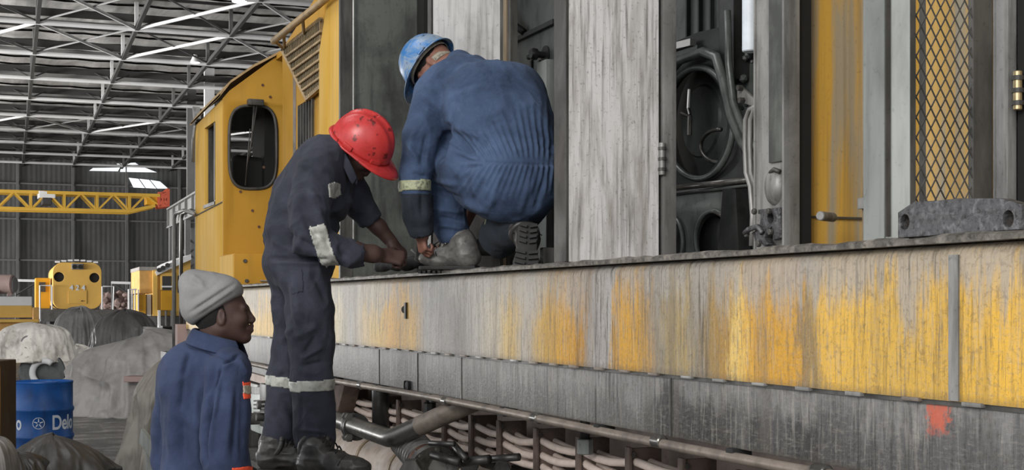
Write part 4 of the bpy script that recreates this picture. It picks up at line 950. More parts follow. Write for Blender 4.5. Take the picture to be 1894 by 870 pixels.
# yellow hood side seen through the mesh, then the hinge post and the panel beyond the right edge
ybox('hood_side_panel', 'door_yellow', HXP, HXP+.02, 2.93, 3.2, ZW, TOP); ybox('panel_edge', 'frame_dark', HXP+.0, HXP+.05, 3.2, 3.23, ZW, TOP)
ybox('hood_post', 'frame_grey', HXP-.012, HXP+.04, 2.85, 2.9, ZW, TOP, None, .003); ybox('hood_post', 'frame_grey', HXP-.03, HXP+.0, 2.835, 2.852, ZW, TOP, None, .002)
hp = ybox('hood_post', 'frame_grey', HXP, HXP+.03, 2.905, 2.925, ZW, TOP, None, .003)
ybox('hood_panel', 'tan', HXP+.0, HXP+.02, .35, 2.8, ZW, TOP); ybox('panel_gap', 'black', HXP+.0, HXP+.04, 2.8, 2.83, ZW, TOP)
zh = zX(1885, 170, HXP)
for dz_ in (0,): 
    h0 = hinge(LO, HXP-.02, 2.81, zh, 'brass', .105, .012)
# fairing, grille and side behind the dark leaf
XF = 2.55; f = lambda q, X: [(float(onX(a, b, X)[1]), float(onX(a, b, X)[2])) for a, b in q]
obj('side_fairing', plate(f([(641,610),(641,-60),(628,-60),(603,12),(590,95),(588,610)], XF), [], .12, (XF+.06,0,0), (0,1,0), (0,0,1), .008), 'yellow_lit', LO, auto=40)
XG = 2.63; obj('hood_side_panel', plate(f([(600,560),(600,280),(600,-30),(522,90),(524,560)], XG+.03), [f([(551,274),(551,196),(580,178),(580,262)], XG+.03)], .03, (XG+.045,0,0), (0,1,0), (0,0,1), .002), 'yellow', LO, auto=40)
ybox('side_streak', 'pipe_dust', XG+.026, XG+.03, YX(541, XG), YX(536, XG), zX(538, 290, XG), zX(538, 140, XG)) 
gp = [(523,92),(594,36),(594,160),(568,183)]
GR = polyX('radiator_grille', 'grille', gp, XG, .02); GR['label'] = 'slanted radiator grille with tan bars'
GR.data.materials.clear(); GR.data.materials.append(M['engine'])
def clipseg(a, b, poly):
    a, b = np.array(a, float), np.array(b, float); t0, t1 = 0., 1.; n = len(poly); area_ = sum(poly[i][0]*poly[(i+1)%n][1]-poly[(i+1)%n][0]*poly[i][1] for i in range(n)); s = 1 if area_ > 0 else -1
    for i in range(n):
        p, q = np.array(poly[i], float), np.array(poly[(i+1) % n], float); nn = s*np.array([-(q-p)[1], (q-p)[0]]); da, db = np.dot(a-p, nn), np.dot(b-p, nn)
        if da < 0 and db < 0: return None
        if da < 0: t0 = max(t0, da/(da-db))
        elif db < 0: t1 = min(t1, da/(da-db))
    return (a+(b-a)*t0, a+(b-a)*t1) if t1 > t0 else None
for k in range(24):
    x = 524+k*3.0; r_ = clipseg((x, 0), (x+5, 200), gp)
    if r_: obj('grille_slat', bar(B(), onX(*r_[0], XG-.02), onX(*r_[1], XG-.02), .012, .02), 'grille', GR)
for k in range(6):
    r_ = clipseg((518, 112+k*17), (598, 112+k*17-58), gp)
    if r_: g = B(); tube(g, [onX(*r_[0], XG-.035), onX(*r_[1], XG-.035)], .011, 8); obj('grille_bar', g, 'hand_rail', GR)
for a, b in zip(gp, gp[1:]+gp[:1]): obj('grille_frame', bar(B(), onX(*a, XG-.01), onX(*b, XG-.01), .03, .03), 'hand_rail', GR)
LV = ybox('louvre', 'engine', XG+.04, XG+.07, YX(580, XG), YX(551, XG), zX(565, 268, XG), zX(565, 186, XG))
for k in range(6): x = 553+k*5; obj('louvre_slat', bar(B(), onX(x, 276-k*2.5, XG+.01), onX(x, 196-k*3, XG+.01), .02, .012), 'frame_dark', LV)
ybox('hood_roof', 'yellow', 2.7, 4.8, 9.4, 11.7, 3.75, 3.8)
g = B(); tube(g, [onX(506, 76, 2.5), onX(545, 44, 2.5), onX(590, 8, 2.5), onX(620, -18, 2.5)], .028, 12); hr = obj('roof_handrail', g, 'hand_rail', LO, True)
for a, b in (((525,62),(526,88)), ((560,34),(562,62)), ((508,76),(524,90))): g = B(); tube(g, [onX(*a, 2.5), onX(*b, 2.6)], .013, 8); obj('rail_bracket', g, 'hand_rail', hr)
# cab: end wall with window and wiper, side wall with window, seat, far wall
YC = 11.7; SX = 2.25
def cY(x, y): p = onY(x, y, YC); return (float(p[0]), float(p[2]))
win = [cY(x, y) for x, y in [(467+44*math.copysign(abs(math.cos(a))**.62, math.cos(a)), 273+77*math.copysign(abs(math.sin(a))**.5, math.sin(a))) for a in np.linspace(0, 2*PI, 40)[:-1]]]
W_ = obj('cab_end_wall', plate([cY(412, 545), cY(412, 182), cY(424, 168), cY(528, 92), (3.3, 3.95), (3.9, 4.0), (4.8, 3.6), (4.8, 1.72)], [win, rrect(4.1, 4.6, 2.7, 3.35, .15)], .03, (0, YC, 0), (1,0,0), (0,0,1), .003), 'yellow', LO, auto=40); W_['label'] = 'mustard cab end wall with a rounded window'
g = B(); w3 = [np.array([p[0], YC-.02, p[1]]) for p in win]; tube(g, w3+[w3[0]], .014, 8, False); obj('window_gasket', g, 'frame_dark', W_, True)
def cp(x, y, d=.05): p = onY(x, y, YC); return p-np.array([0, d, 0])
g = B(); tube(g, [cp(468,196), cp(463,262), cp(456,300), cp(451,344)], [.009,.008,.006,.004], 8); tube(g, [cp(473,194), cp(462,270)], .007, 8); tube(g, [cp(460,240,.06), cp(451,344,.06)], .005, 6); obj('wiper', g, 'frame_dark', W_, True)
g = B(); p = cp(470, 192, .02); box(g, p[0]-.07, p[0]+.07, YC-.09, YC-.015, p[2]-.025, p[2]+.03, None, .012); obj('wiper_motor', g, 'frame_dark', W_, auto=40)
for x, y in ((485,158),(499,180),(466,390),(444,355),(478,420),(487,310)): p = cp(x, y, .016); obj('wall_rivet', cyl(B(), p, p-[0,.006,0], .012, 10), 'rust', W_)
y2 = YX(361, SX); yw0, yw1 = YX(398, SX), YX(378, SX)
S_ = obj('cab_side_wall', plate([(YC, 1.72), (YC, 3.4), (y2, 3.33), (y2, 1.72)], [[(yw0, zX(398,378,SX)), (yw0, zX(398,224,SX)), (yw1, zX(378,238,SX)), (yw1, zX(378,384,SX))]], .04, (SX+.02,0,0), (0,1,0), (0,0,1), .004), 'yellow_lit', LO, auto=40); S_['label'] = 'yellow cab side, painted in a lit tone, with an open window'
g = B(); tube(g, [onX(355,498+90,SX)-[.005,0,0], onX(400,0+384,SX)-[.005,0,0]][:0] or [(SX-.003, YC, 2.5), (SX-.003, y2, 2.46)], .006, 6); obj('panel_joint', g, 'frame_dark', S_)
g = B(); bar(g, (SX+.06, yw1, 2.55), (SX+.06, yw1, 3.3), .05); bar(g, (SX+.03, yw0+.1, 2.55), (SX+.03, yw0+.1, 3.3), .04); obj('window_frame', g, 'frame_dark', S_)
ybox('sliding_glass_rail', 'frame_dark', SX-.01, SX+.02, yw0, yw1, 2.5, 2.53, S_)
rp = [(2.21,3.38),(2.3,3.5),(2.5,3.65),(2.79,3.82),(3.3,3.99),(3.9,4.03),(4.5,3.85),(4.84,3.6)]; g = B(); vs = []
for y, dz_ in ((YC-.05, .02), (y2+.05, -.05)): vs.append([[g.verts.new((x, y, z+dz_+o_)) for x, z in rp] for o_ in (0, .022)])
for i in range(len(rp)-1):
    for a, b in ((vs[0][0], vs[1][0]), (vs[0][1], vs[1][1]), (vs[0][0], vs[0][1]), (vs[1][0], vs[1][1])): g.faces.new((a[i], a[i+1], b[i+1], b[i]))
obj('cab_roof', g, 'hand_rail', LO)
F_ = obj('cab_far_wall', plate([(2.25,1.72),(2.25,3.36),(2.79,3.7),(3.9,3.95),(4.8,3.5),(4.8,1.72)], [rrect(2.36, 3.1, 2.5, 3.3, .05)], .03, (0, y2, 0), (1,0,0), (0,0,1)), 'engine_grey', LO)
ybox('window_post', 'frame_pale', 2.47, 2.52, y2-.1, y2-.05, 2.5, 3.6, F_)
ybox('cab_floor', 'black', 2.3, 4.8, YC, y2, 1.72, 1.76); ybox('cab_locker', 'black', float(onY(489,300,12.0)[0]), 3.6, 12.0, 12.5, 1.76, 3.6)
c = onY(470, 312, 12.1); g = B(); box(g, c[0]-.2, c[0]+.4, 12.1, 12.22, 1.76, c[2]+.16, None, .055)
for v in g.verts:
    if v.co[2] > c[2]: v.co[2] -= ((v.co[0]-c[0]-.05)**2)*.9
obj('driver_seat', g, 'black', LO, auto=60)
# step box before the cab
BX = ybox('tool_box', 'yellow', 2.215, 2.8, 11.08, 11.68, 1.72, 2.03, None, .008); BX['label'] = 'small yellow box on the walkway at the cab foot'
ybox('box_lit_side', 'yellow_lit', 2.205, 2.216, 11.09, 11.67, 1.74, 2.02, BX)  # paler sheet over the box side, coloured as if lit
for x, y in ((453,483),(456,520),(443,529)): p = onY(x, y, 11.08); obj('box_bolt', cyl(B(), p, p-[0,.012,0], .016, 10), 'frame_dark', BX)
p = onY(487, 520, 11.08); g = B(); tube(g, [p+[-.03,-.02,0], p+[.05,-.04,0]], .008, 8); obj('box_catch', g, 'steel', BX)
# end handrails left of the cab
for px, X in ((322, 2.12), (335, 2.2)):
    b_, t_ = onX(px, 655, X), onX(px, 405, X); a2 = onX(px+18, 396, X)+np.array([.1,0,0])
    g = B(); tube(g, [b_, t_, t_+[0.01,-.03,.05], (t_+a2)/2+[0,0,.06], a2], .019, 10); obj('end_handrail', g, 'steel' if px > 330 else 'frame_grey', LO, True)
g = B(); tube(g, [onX(361, 232, 2.2)+[0,.02,0], onX(357, 262, 2.2), onX(357, 300, 2.2)], .015, 8); obj('grab_iron', g, 'frame_grey', LO, True)
g = B(); bar(g, onX(368, 218, 2.3)+[0,.1,0], onX(366, 196, 2.3)+[0,.1,0], .07, .02); obj('roof_fin', g, 'frame_grey', LO)
ybox('end_platform', 'frame_dark', 2.1, 4.7, 13.3, 14.3, 1.05, 1.13); ybox('end_beam', 'pinkgrey', 2.12, 2.5, 13.36, 13.5, 1.13, 1.42)
for k in range(3): ybox('step', 'frame_dark', 2.05, 2.35, 13.5, 13.8, .35+.25*k, .38+.25*k)
ybox('step_side', 'frame_dark', 2.33, 2.36, 13.48, 13.82, .3, 1.05)
# ---- underframe equipment
def UC(x, y, X=2.62): return onX(x, y, X)
cy = [YX(v, 2.6) for v in (625, 660, 720, 756, 842, 893, 946, 1016, 1096, 1190, 1290, 1400)]
cz = [(p-566)/2500*tX(x, 2.6) for x, p in ((842, 772+28), (1016, 800+35))]
ZCL = 1.6-float(np.mean([(804-566)/2500*tX(856, 2.6), (838-566)/2500*tX(1030, 2.6)]))
for i, y in enumerate(cy):
    cl = obj('cable_clamp', box(B(), 2.53, 2.68, y-.008, y+.008, ZCL-.105, ZCL+.115, None, .006), 'clamp', LO, auto=40)
    obj('clamp_lip', box(B(), 2.525, 2.54, y-.02, y+.02, ZCL-.11, ZCL+.12, None, .004), 'clamp', cl); obj('clamp_bolt', cyl(B(), (2.545, y-.02, ZCL+.09), (2.545, y+.02, ZCL+.09), .012, 8), 'frame_dark', cl)
for r_ in range(3):
    for c_ in range(2):
        pts = []
        for a, b in zip(cy, cy[1:]):
            for t in (0, .25, .5, .75): y = a+(b-a)*t; sg = math.sin(t*PI); pts.append((2.565+.065*c_+.012*sg*math.sin(y*3+r_), y, ZCL+.055-.058*r_-.018*sg-.006*c_+.006*math.sin(y*7+r_*2)))
        g = B(); tube(g, pts, .018, 10); obj('power_cable', g, 'cable', LO, True)
ybox('cable_shelf', 'frame_dark', 2.5, 2.84, 3.5, 9.4, ZCL-.16, ZCL-.14)
obj('standpipe', cyl(B(), UC(704, 800, 2.5), [*UC(704, 800, 2.5)[:2], 1.3], .053, 20), 'black_pipe', LO, True)
for px, pt, pb in ((795, 720, 760), (1082, 790, 832)):
    p = UC(px, pt, 2.5); q = UC(px, pb, 2.5); g = B(); cyl(g, q, [q[0], q[1], 1.3], .022, 14); st = obj('drop_pipe', g, 'black_pipe', LO, True)
    obj('pipe_union', cyl(B(), q+[0,0,-.02], q+[0,0,.045], .036, 8, .004), 'frame_green' if px > 1000 else 'black_pipe', st, auto=30)
e0, e1 = T(724, 812, 6.75), T(866, 748, 6.45); e2 = onX(608, 772, 2.12); e3 = onX(520, 745, 2.12)
mid = e0
g = B(); a1 = (e0-e2)/np.linalg.norm(e0-e2); a2 = (e1-e0)/np.linalg.norm(e1-e0)
pts = [e3, e2]+[e0-a1*.06*(1-t)**2+a2*.06*t**2 for t in np.linspace(0, 1, 8)]+[e1, e1+a2*.1]
tube(g, pts, .048, 24); EP = obj('exhaust_pipe', g, 'pipe', LO, True); EP['label'] = 'oily bent pipe with a bolted flange'
g = B(); tube(g, [e0+a2*.2, e0+a2*.22, e1+a2*.1], .0495, 24, False); obj('dusty_sleeve', g, 'pipe_dust', EP, True)
pf = onX(657, 790, 2.12); ax = a1
for s_ in (-.035, .004): g = B(); lathe(g, [(0,0),(.075,0),(.075,.03),(0,.03)], pf+ax*s_, ax, 24); obj('flange', g, 'black_pipe', EP, auto=40)
for dz_ in (-.07, .07):
    q = pf+np.array([-.045, 0, dz_*.8]); g = B(); cyl(g, q-ax*.06, q+ax*.06, .014, 8); cyl(g, q-ax*.045, q-ax*.02, .024, 6); cyl(g, q+ax*.03, q+ax*.05, .024, 6); obj('flange_bolt', g, 'frame_dark', EP, auto=30)
# bellows
b0, b1 = T(744, 806, 6.92), T(800, 870, 6.6); bx = (b1-b0)/np.linalg.norm(b1-b0); L = np.linalg.norm(b1-b0); prof = [(0, 0)]
for k in range(9): z = L*.12+k*L*.6/9; prof += [(.074, z), (.09, z+L*.02), (.09, z+L*.035), (.074, z+L*.055)]
prof += [(.082, L*.75), (0, L*.75)]
BL = obj('bellows', lathe(B(), prof, b0, bx, 36), 'frame_grey', LO, auto=50)
obj('bellows_collar', lathe(B(), [(0,0),(.088,0),(.092,.01),(.092,.07),(.088,.08),(0,.08)], b0+bx*L*.72, bx, 32), 'rust', BL, auto=40)
obj('bellows_flange', lathe(B(), [(0,0),(.13,0),(.13,.03),(0,.03)], b0+bx*(L*.72+.08), bx, 32), 'frame_dark', BL, auto=40)
for k in range(8): a = k*PI/4; u_ = np.cross(bx, UP); u_ /= np.linalg.norm(u_); v_ = np.cross(bx, u_); q = b0+bx*(L*.72+.06)+(u_*math.cos(a)+v_*math.sin(a))*.115; obj('bellows_bolt', cyl(B(), q, q+bx*.07, .012, 6), 'frame_dark', BL)
# air reservoir
ya, yb_ = 5.7, 9.0; tc = (2.34, .70); prof = [(0, 0), (.08, .01), (.125, .05), (.135, .1)]+[(.135, yb_-ya-.1), (.125, yb_-ya-.05), (0, yb_-ya)]
TK = obj('air_reservoir', lathe(B(), prof, (tc[0], ya, tc[1]), (0,1,0), 40), 'tank', LO, auto=40)
for y in (6.1, 6.9, 7.5, 8.3): g = B(); lathe(g, [(.136,0),(.142,0),(.142,.035),(.136,.035)], (tc[0], y, tc[1]), (0,1,0), 40); obj('tank_strap', g, 'tan', TK)
# small linkage under the bellows
for a, b, r_ in (((838,822),(862,850),.016), ((800,842),(850,856),.02), ((850,856),(905,850),.022), ((905,850),(960,846),.018), ((795,820),(840,822),.012)):
    g = B(); tube(g, [T(*a, 6.1), T(*b, 6.0)], r_, 10); obj('brake_rod', g, 'black_pipe', LO, True)
for x, y, r_ in ((812,866,.05), (838,862,.035), (868,862,.045), (930,866,.04), (760,868,.05)):
    p = T(x, y, 6.2); g = B(); cyl(g, p-FW*.04, p+FW*.05, r_, 6, .004); obj('linkage_nut', g, 'frame_dark', LO)
ybox('equipment_shelf', 'frame_dark', 2.3, 2.84, 3.0, 6.6, .62, .66)
# bogie at the far end
bg_ = obj('bogie_frame', plate([(8.6,1.08),(10.2,1.0),(11.0,1.15),(12.8,1.15),(12.8,1.0),(11.2,.85),(10.3,.6),(9.4,.6),(8.8,.85)], [], .12, (2.5,0,0), (0,1,0), (0,0,1), .01), 'clamp', LO, auto=40)
for y in (9.2, 12.0): obj('wheel', lathe(B(), [(0,.05),(.1,.05),(.12,.02),(.4,.0),(.42,.03),(.46,.03),(.46,.12),(0,.12)], (2.58, y, .485), (1,0,0), 40), 'engine', LO, auto=40); obj('axle_box', box(B(), 2.38, 2.6, y-.16, y+.16, .35, .68, None, .02), 'frame_dark', bg_)
for k, (x0_, z0_) in enumerate(((9.6, .95), (10.6, .98), (11.6, 1.02))): ybox('spring_plate', 'frame_grey' if k == 1 else 'clamp', 2.3, 2.45, x0_, x0_+.5, z0_-.2, z0_+.0, bg_, .02)
g = B(); bar(g, onX(445, 690, 2.3), onX(520, 712, 2.3), .05, .06); obj('brake_beam', g, 'cable', LO); g = B(); bar(g, onX(448, 722, 2.25), onX(520, 724, 2.25), .04, .05); obj('brake_beam', g, 'frame_grey', LO)
g = B(); bar(g, onX(446, 662, 2.35), onX(520, 690, 2.35), .08, .14); obj('brake_beam', g, 'engine', LO)
for x, y, r_ in ((472,775,.045), (488,750,.03), (486,772,.03)): p = onX(x, y, 2.2); obj('brake_pin', cyl(B(), p-[.05,0,0], p+[.1,0,0], r_, 12, .005), 'frame_dark', LO, auto=40)
ybox('brake_cylinder', 'frame_pale', 2.24, 2.4, YX(500, 2.25), YX(465, 2.25), .62, .95, None, .02); ybox('brake_hanger', 'engine', 2.2, 2.3, YX(492, 2.2), YX(480, 2.2), .7, 1.02, None, .01)
for k in range(4): g = B(); tube(g, [onX(470, 742+k*7, 2.18), onX(500, 740+k*8, 2.18)], .007, 6); obj('brake_line', g, 'frame_grey', LO)
ybox('step_plate', 'frame_dark', 2.0, 2.5, YX(500, 2.2)-1.2, YX(470, 2.2), .48, .52)
# track rails the engine stands on
for i, X in enumerate((2.62, 3.7)): tag(obj('rail', box(B(), X, X+.07, .2, 8.7, .001, .012, None, .003), 'oilsteel', None), 'inset floor rail under the locomotive, %s' % ('nearer the workers' if i == 0 else 'the one farther from the workers'), 'rail')
# ================================================================ things lying on the walkway
# drilled steel bar
XB = 2.215; q = lambda a, b: (float(onX(a, b, XB)[1]), float(onX(a, b, XB)[2])); zb0 = 1.77
P0, P1 = q(1660, 420)[0], q(1889, 420)[0]; zt_ = lambda px, py: q(px, py)[1]
g = plate([(P0, zb0), (P0, zt_(1662, 393)), (q(1690,0)[0], zt_(1690, 373)), (q(1735,0)[0], zt_(1735, 371)), (q(1770,0)[0], zt_(1770,367)), (q(1850,0)[0], zt_(1850, 367)), (P1, zt_(1889, 378)), (P1, zb0)], [circ(q(1673,0)[0], zt_(1673,411), .017, .019, 16), circ(q(1864,0)[0], zt_(1864,405), .017, .019, 16)], .035, (XB+.0175,0,0), (0,1,0), (0,0,1), .003)
tag(obj('drilled_bar', g, 'oilsteel', None, auto=40), 'gritty black steel bar with a hole at each end lying on the ledge', 'steel bar')
# rags, cables and spanner where the two men work
sd = Body(.012)
for a, b, r_ in ((T(748,488,6.9), T(800,482,6.8), .033), (T(790,480,6.75), T(800,460,6.8), .03), (T(700,492,7.2), T(760,491,7.0), .03)): sd.rc(a, b, r_, r_*.8, .03)
V, Q = sd.build(1, lambda V, N, P: (ridge(V*22, 4)-.4)*.012); tag(npmesh('rag_heap', V, Q, 'black'), 'heap of oily black rags by the two men\'s hands', 'rags')
sd = Body(.012)
for a, b, r_ in ((T(885,458,6.85), T(925,464,6.6), .04), (T(905,450,7.0), T(872,438,7.1), .05)): sd.rc(a, b, r_, r_*.6, .04)
V, Q = sd.build(1, lambda V, N, P: (ridge(V*16, 14)-.4)*.015); tag(npmesh('tool_bag', V, Q, 'rubber'), 'black tool bag behind the dusty boot of the man in blue', 'bag')
g = B(); tube(g, [T(790,468,6.62), T(800,478,6.6), T(808,484,6.58)], .006, 8); tube(g, [T(785,470,6.6), T(795,480,6.58), T(806,488,6.56)], .005, 8)
tag(obj('spanner', g, 'steel', None, True), 'bright steel spanner in front of the dusty boot toe', 'spanner')
for i, (pts, lab) in enumerate(((((760,462),(770,470),(768,480),(778,486)), 'thin grey cable curling under the blue man\'s hand'), (((800,455),(815,445),(812,465),(820,470),(828,455)), 'loop of dark cable between hand and raised knee'))):
    g = B(); tube(g, [T(x, y, 6.75) for x, y in pts], .005, 6); tag(obj('cable', g, 'frame_grey' if i == 0 else 'black', None, True), lab, 'cable')
g = B(); p = T(1012, 458, 6.1); box(g, p[0]-.03, p[0]+.03, p[1]-.02, p[1]+.02, 1.775, p[2], None, .01); tube(g, [p+[-.02,0,-.05], p+[-.06,-.02,-.1], p+[.0,-.04,-.13]], .012, 8)
tag(obj('clamp_tool', g, 'frame_grey', None), 'grey clamp tool standing right of the kneeling man\'s boot sole', 'tool')
# ================================================================ people
def nrm(v): v = np.array(v, float); return v/np.linalg.norm(v)
def img(dx, dy, dt=0.): return RT*dx - UP*dy + FW*dt   # a direction read off the photo: right, down, away
def hand(b, wrist, d, n, s, curl=(.5, .8, .6), size=1., spread=.12, thumb=.6):
    """palm and five fingers: d points along the fingers, n is the palm side, s the thumb side"""
    d = nrm(d); n = nrm(np.array(n)-d*np.dot(n, d)); s_ = np.cross(d, n); s = s_ if np.dot(s_, s) > 0 else -s_; w = np.array(wrist, float); z = size
    b.rc(w-d*.03*z, w+d*.02*z, .027*z, .027*z, .015, n, .8)
    for k, kd in ((-.026, .074), (-.009, .083), (.009, .088), (.026, .086)): b.rc(w+s*k*.6*z+d*.01*z, w+d*kd*z+s*k*z, .018*z, .0135*z, .010, n, .85)
    b.rc(w+s*.022*z+d*.01*z+n*.008*z, w+s*.034*z+d*.045*z+n*.012*z, .017*z, .015*z, .015)
    for i, (k, L, r) in enumerate(((.029, .92, .0088), (.010, 1.0, .0092), (-.010, .94, .0088), (-.029, .76, .0078))):
        p = w+d*(.086, .09, .084, .075)[i]*z+s*k*.95*z; dd = nrm(d+s*spread*(k/.03)*.6); a = 0
        for j, (l, c) in enumerate(zip((.044, .027, .022), curl)):
            a += c*(1+.12*(i-1)); q = p+(dd*math.cos(a)+n*math.sin(a))*l*L*z
            b.rc(p, q, (r-.0007*j)*z, (r-.0007*(j+1))*z, .004); p = q
    p = w+s*.03*z+d*.025*z+n*.006*z; a = nrm(s*.75+d*.75+n*.35)
    q = p+a*.038*z; b.rc(p, q, .0125*z, .0105*z, .008); a2 = nrm(s*(.75-thumb)+d*.8+n*(.35+thumb*.6)); r = q+a2*.032*z; b.rc(q, r, .0105*z, .0095*z, .005)
    b.rc(r, r+nrm(a2+n*.2)*.02*z, .0095*z, .008*z, .004)
def head(b, c, f, u, z=1.):
    """head with brow, nose, lips, jaw and ears; c centre between the ears, f facing direction, u crown direction"""
    f = nrm(f); u = nrm(np.array(u)-f*np.dot(u, f)); l = np.cross(u, f); R = [f, l, u]; c = np.array(c, float)
    P = lambda x, y, w: c+(f*x+l*y+u*w)*z
    E = lambda x, y, w, r, k=.02, op=1: b.el(P(x, y, w), np.array(r)*z, R, k, op)
    E(-.015, 0, .035, (.098, .076, .088)); E(.03, 0, -.02, (.062, .062, .085), .03)
    for s in (-1, 1):
        b.rc(P(-.005, s*.05, -.05), P(.06, s*.018, -.095), .024*z, .018*z, .025); E(.06, s*.042, -.022, (.026, .02, .024), .02)
        b.rc(P(.088, s*.012, .018), P(.075, s*.045, .02), .011*z, .01*z, .012); E(.096, s*.03, -.002, (.013, .016, .008), .008, -1)
        b.rc(P(.1, s*.004, -.054), P(.085, s*.022, -.06), .0085*z, .005*z, .006); b.rc(P(.097, s*.004, -.07), P(.083, s*.02, -.066), .0095*z, .005*z, .006)
        E(.1, s*.013, -.034, (.013, .009, .009), .006)
        ec = P(-.012, s*.077, -.008); b.el(ec, np.array((.017, .009, .031))*z, [nrm(f-l*s*-.25), nrm(l*s+f*-.25), u], .006); E(-.008, s*.087, -.004, (.009, .006, .018), .004, -1); E(-.012, s*.08, -.032, (.009, .007, .009), .005)
    b.rc(P(.088, 0, .012), P(.106, 0, -.028), .0085*z, .013*z, .012); E(.072, 0, -.098, (.022, .024, .018), .02)
    b.rc(P(.108, -.012, -.0625), P(.108, .012, -.0625), .002*z, .002*z, .002, op=-1)
    return P
def eyes(par, P, z=1.):
    for s in (-1, 1):
        c = P(.073, s*.03, .0); o = P(.095, s*.031, .0); g = B(); lathe(g, [(0, .0115*z)]+[(.0115*z*math.sin(a), .0115*z*math.cos(a)) for a in np.linspace(.25, PI-.2, 12)]+[(0, -.0115*z)], c, o-c, 18)
        e = obj('eye', g, 'eye_white', par, True); obj('iris', lathe(B(), [(0,.0122*z),(.0055*z,.0112*z),(.0055*z,.009*z)], c, o-c, 16), 'eye_dark', e)
def boot(par, heel, f, u, shaft, mat, label=None, L=.295, lace=True, W=1., lacem='black'):
    """work boot: heel = back of the sole on the ground, f toe direction, u sole normal, shaft = (top point, radius)"""
    f = nrm(f); u = nrm(np.array(u)-f*np.dot(u, f)); l = np.cross(u, f); h = np.array(heel, float); b = Body(.005); R = [f, l, u]; s = L/.295
    P = lambda x, y, z: h+(f*x+l*y*W+u*z)*s
    b.el(P(.225, 0, .055), (.066*s, .05*s*W, .038*s), R, .03); b.rc(P(.05, 0, .06), P(.19, 0, .055), .04*s, .042*s, .03); b.rc(P(.045, 0, .07), P(.15, 0, .085), .042*s, .036*s, .04)
    b.el(P(.05, 0, .055), (.047*s, .04*s*W, .045*s), R, .03); top, r = shaft; top = np.array(top, float)
    b.rc(P(.065, 0, .08), P(.07, 0, .12), .048*s, .05*s, .03); b.rc(P(.07, 0, .12), top, .05*s, r, .03); d = nrm(top-P(.07, 0, .12))
    for k in (-.018, .004): b.el(top+d*k, (r+.008, r+.008, .012), [nrm(f-d*np.dot(f, d)), np.cross(d, nrm(f-d*np.dot(f, d))), d], .01)
    b.box(P(.15, 0, -.03), (.3, .2, .045), R, .002, .01, -1)
    V, Q = b.build(1, lambda V, N, Px: (ridge(V*np.array([16,16,34]), 3)-.35)*.006+(ridge(V*60, 9)-.4)*.0012)
    o = npmesh('boot', V, Q, mat, par)
    if label: o['label'] = label
    for (xa, za, xb, zb) in ((.178, .03, .178, .03), (.05, .035, .05, .035)):
        g = B(); tube(g, [P(xa+.02*math.cos(t)*(1 if xa > .1 else -1), .052*math.sin(t), .062+.038*math.cos(t)) for t in np.linspace(-1.5, 1.5, 16)], .0022, 6, False); obj('seam', g, 'rubber', o)
    for k_ in (0, 1, 2):
        g = B(); q_ = top-d*(.008+.026*k_); e_ = nrm(f-d*np.dot(f, d)); h_ = np.cross(d, e_); tube(g, [q_+(e_*math.cos(t)+h_*math.sin(t))*(r-.004) for t in np.linspace(0, 2*PI, 26)], .014, 8, False); obj('padded_collar', g, mat, o, True)
    out = [(x*s, y*s*W) for x, y in ((.0,.0),(.004,.026),(.03,.04),(.08,.038),(.13,.036),(.2,.05),(.25,.048),(.28,.034),(.296,.0),(.28,-.034),(.25,-.048),(.2,-.05),(.13,-.036),(.08,-.038),(.03,-.04),(.004,-.026))]
    so = obj('sole', plate(out, [], .018*s, P(0, 0, .013), f, l, .004), 'rubber', o, auto=40)
    for k in range(11):
        x = .018+k*.026
        if 3 < k < 5: continue
        w = .032 if x < .12 else .043-.012*max(0, (x-.22)/.07)
        for sg in (-1, 1):
            g = B(); vs = [P(x, sg*.006, 0), P(x+.014, sg*.006, 0), P(x+.006, sg*w, 0), P(x-.008, sg*w, 0)]
            fc = g.faces.new([g.verts.new(v) for v in vs]); r_ = bmesh.ops.extrude_face_region(g, geom=[fc])
            for e in r_['geom']:
                if isinstance(e, bmesh.types.BMVert): e.co += Vector(-u*.012)
            obj('tread_lug', g, 'rubber', so)
    if lace:
        for k in range(5):
            c = P(.164-.017*k, 0, .122+.013*k); g = B(); tube(g, [c-l*.032*s-u*.016, c-l*.018*s+u*.006+f*.004, c+u*.012, c+l*.018*s+u*.006-f*.004, c+l*.032*s-u*.016], .0038, 6); obj('lace', g, lacem, o, True)
    return o
def person(name_label, root_body, mat, V=None): pass
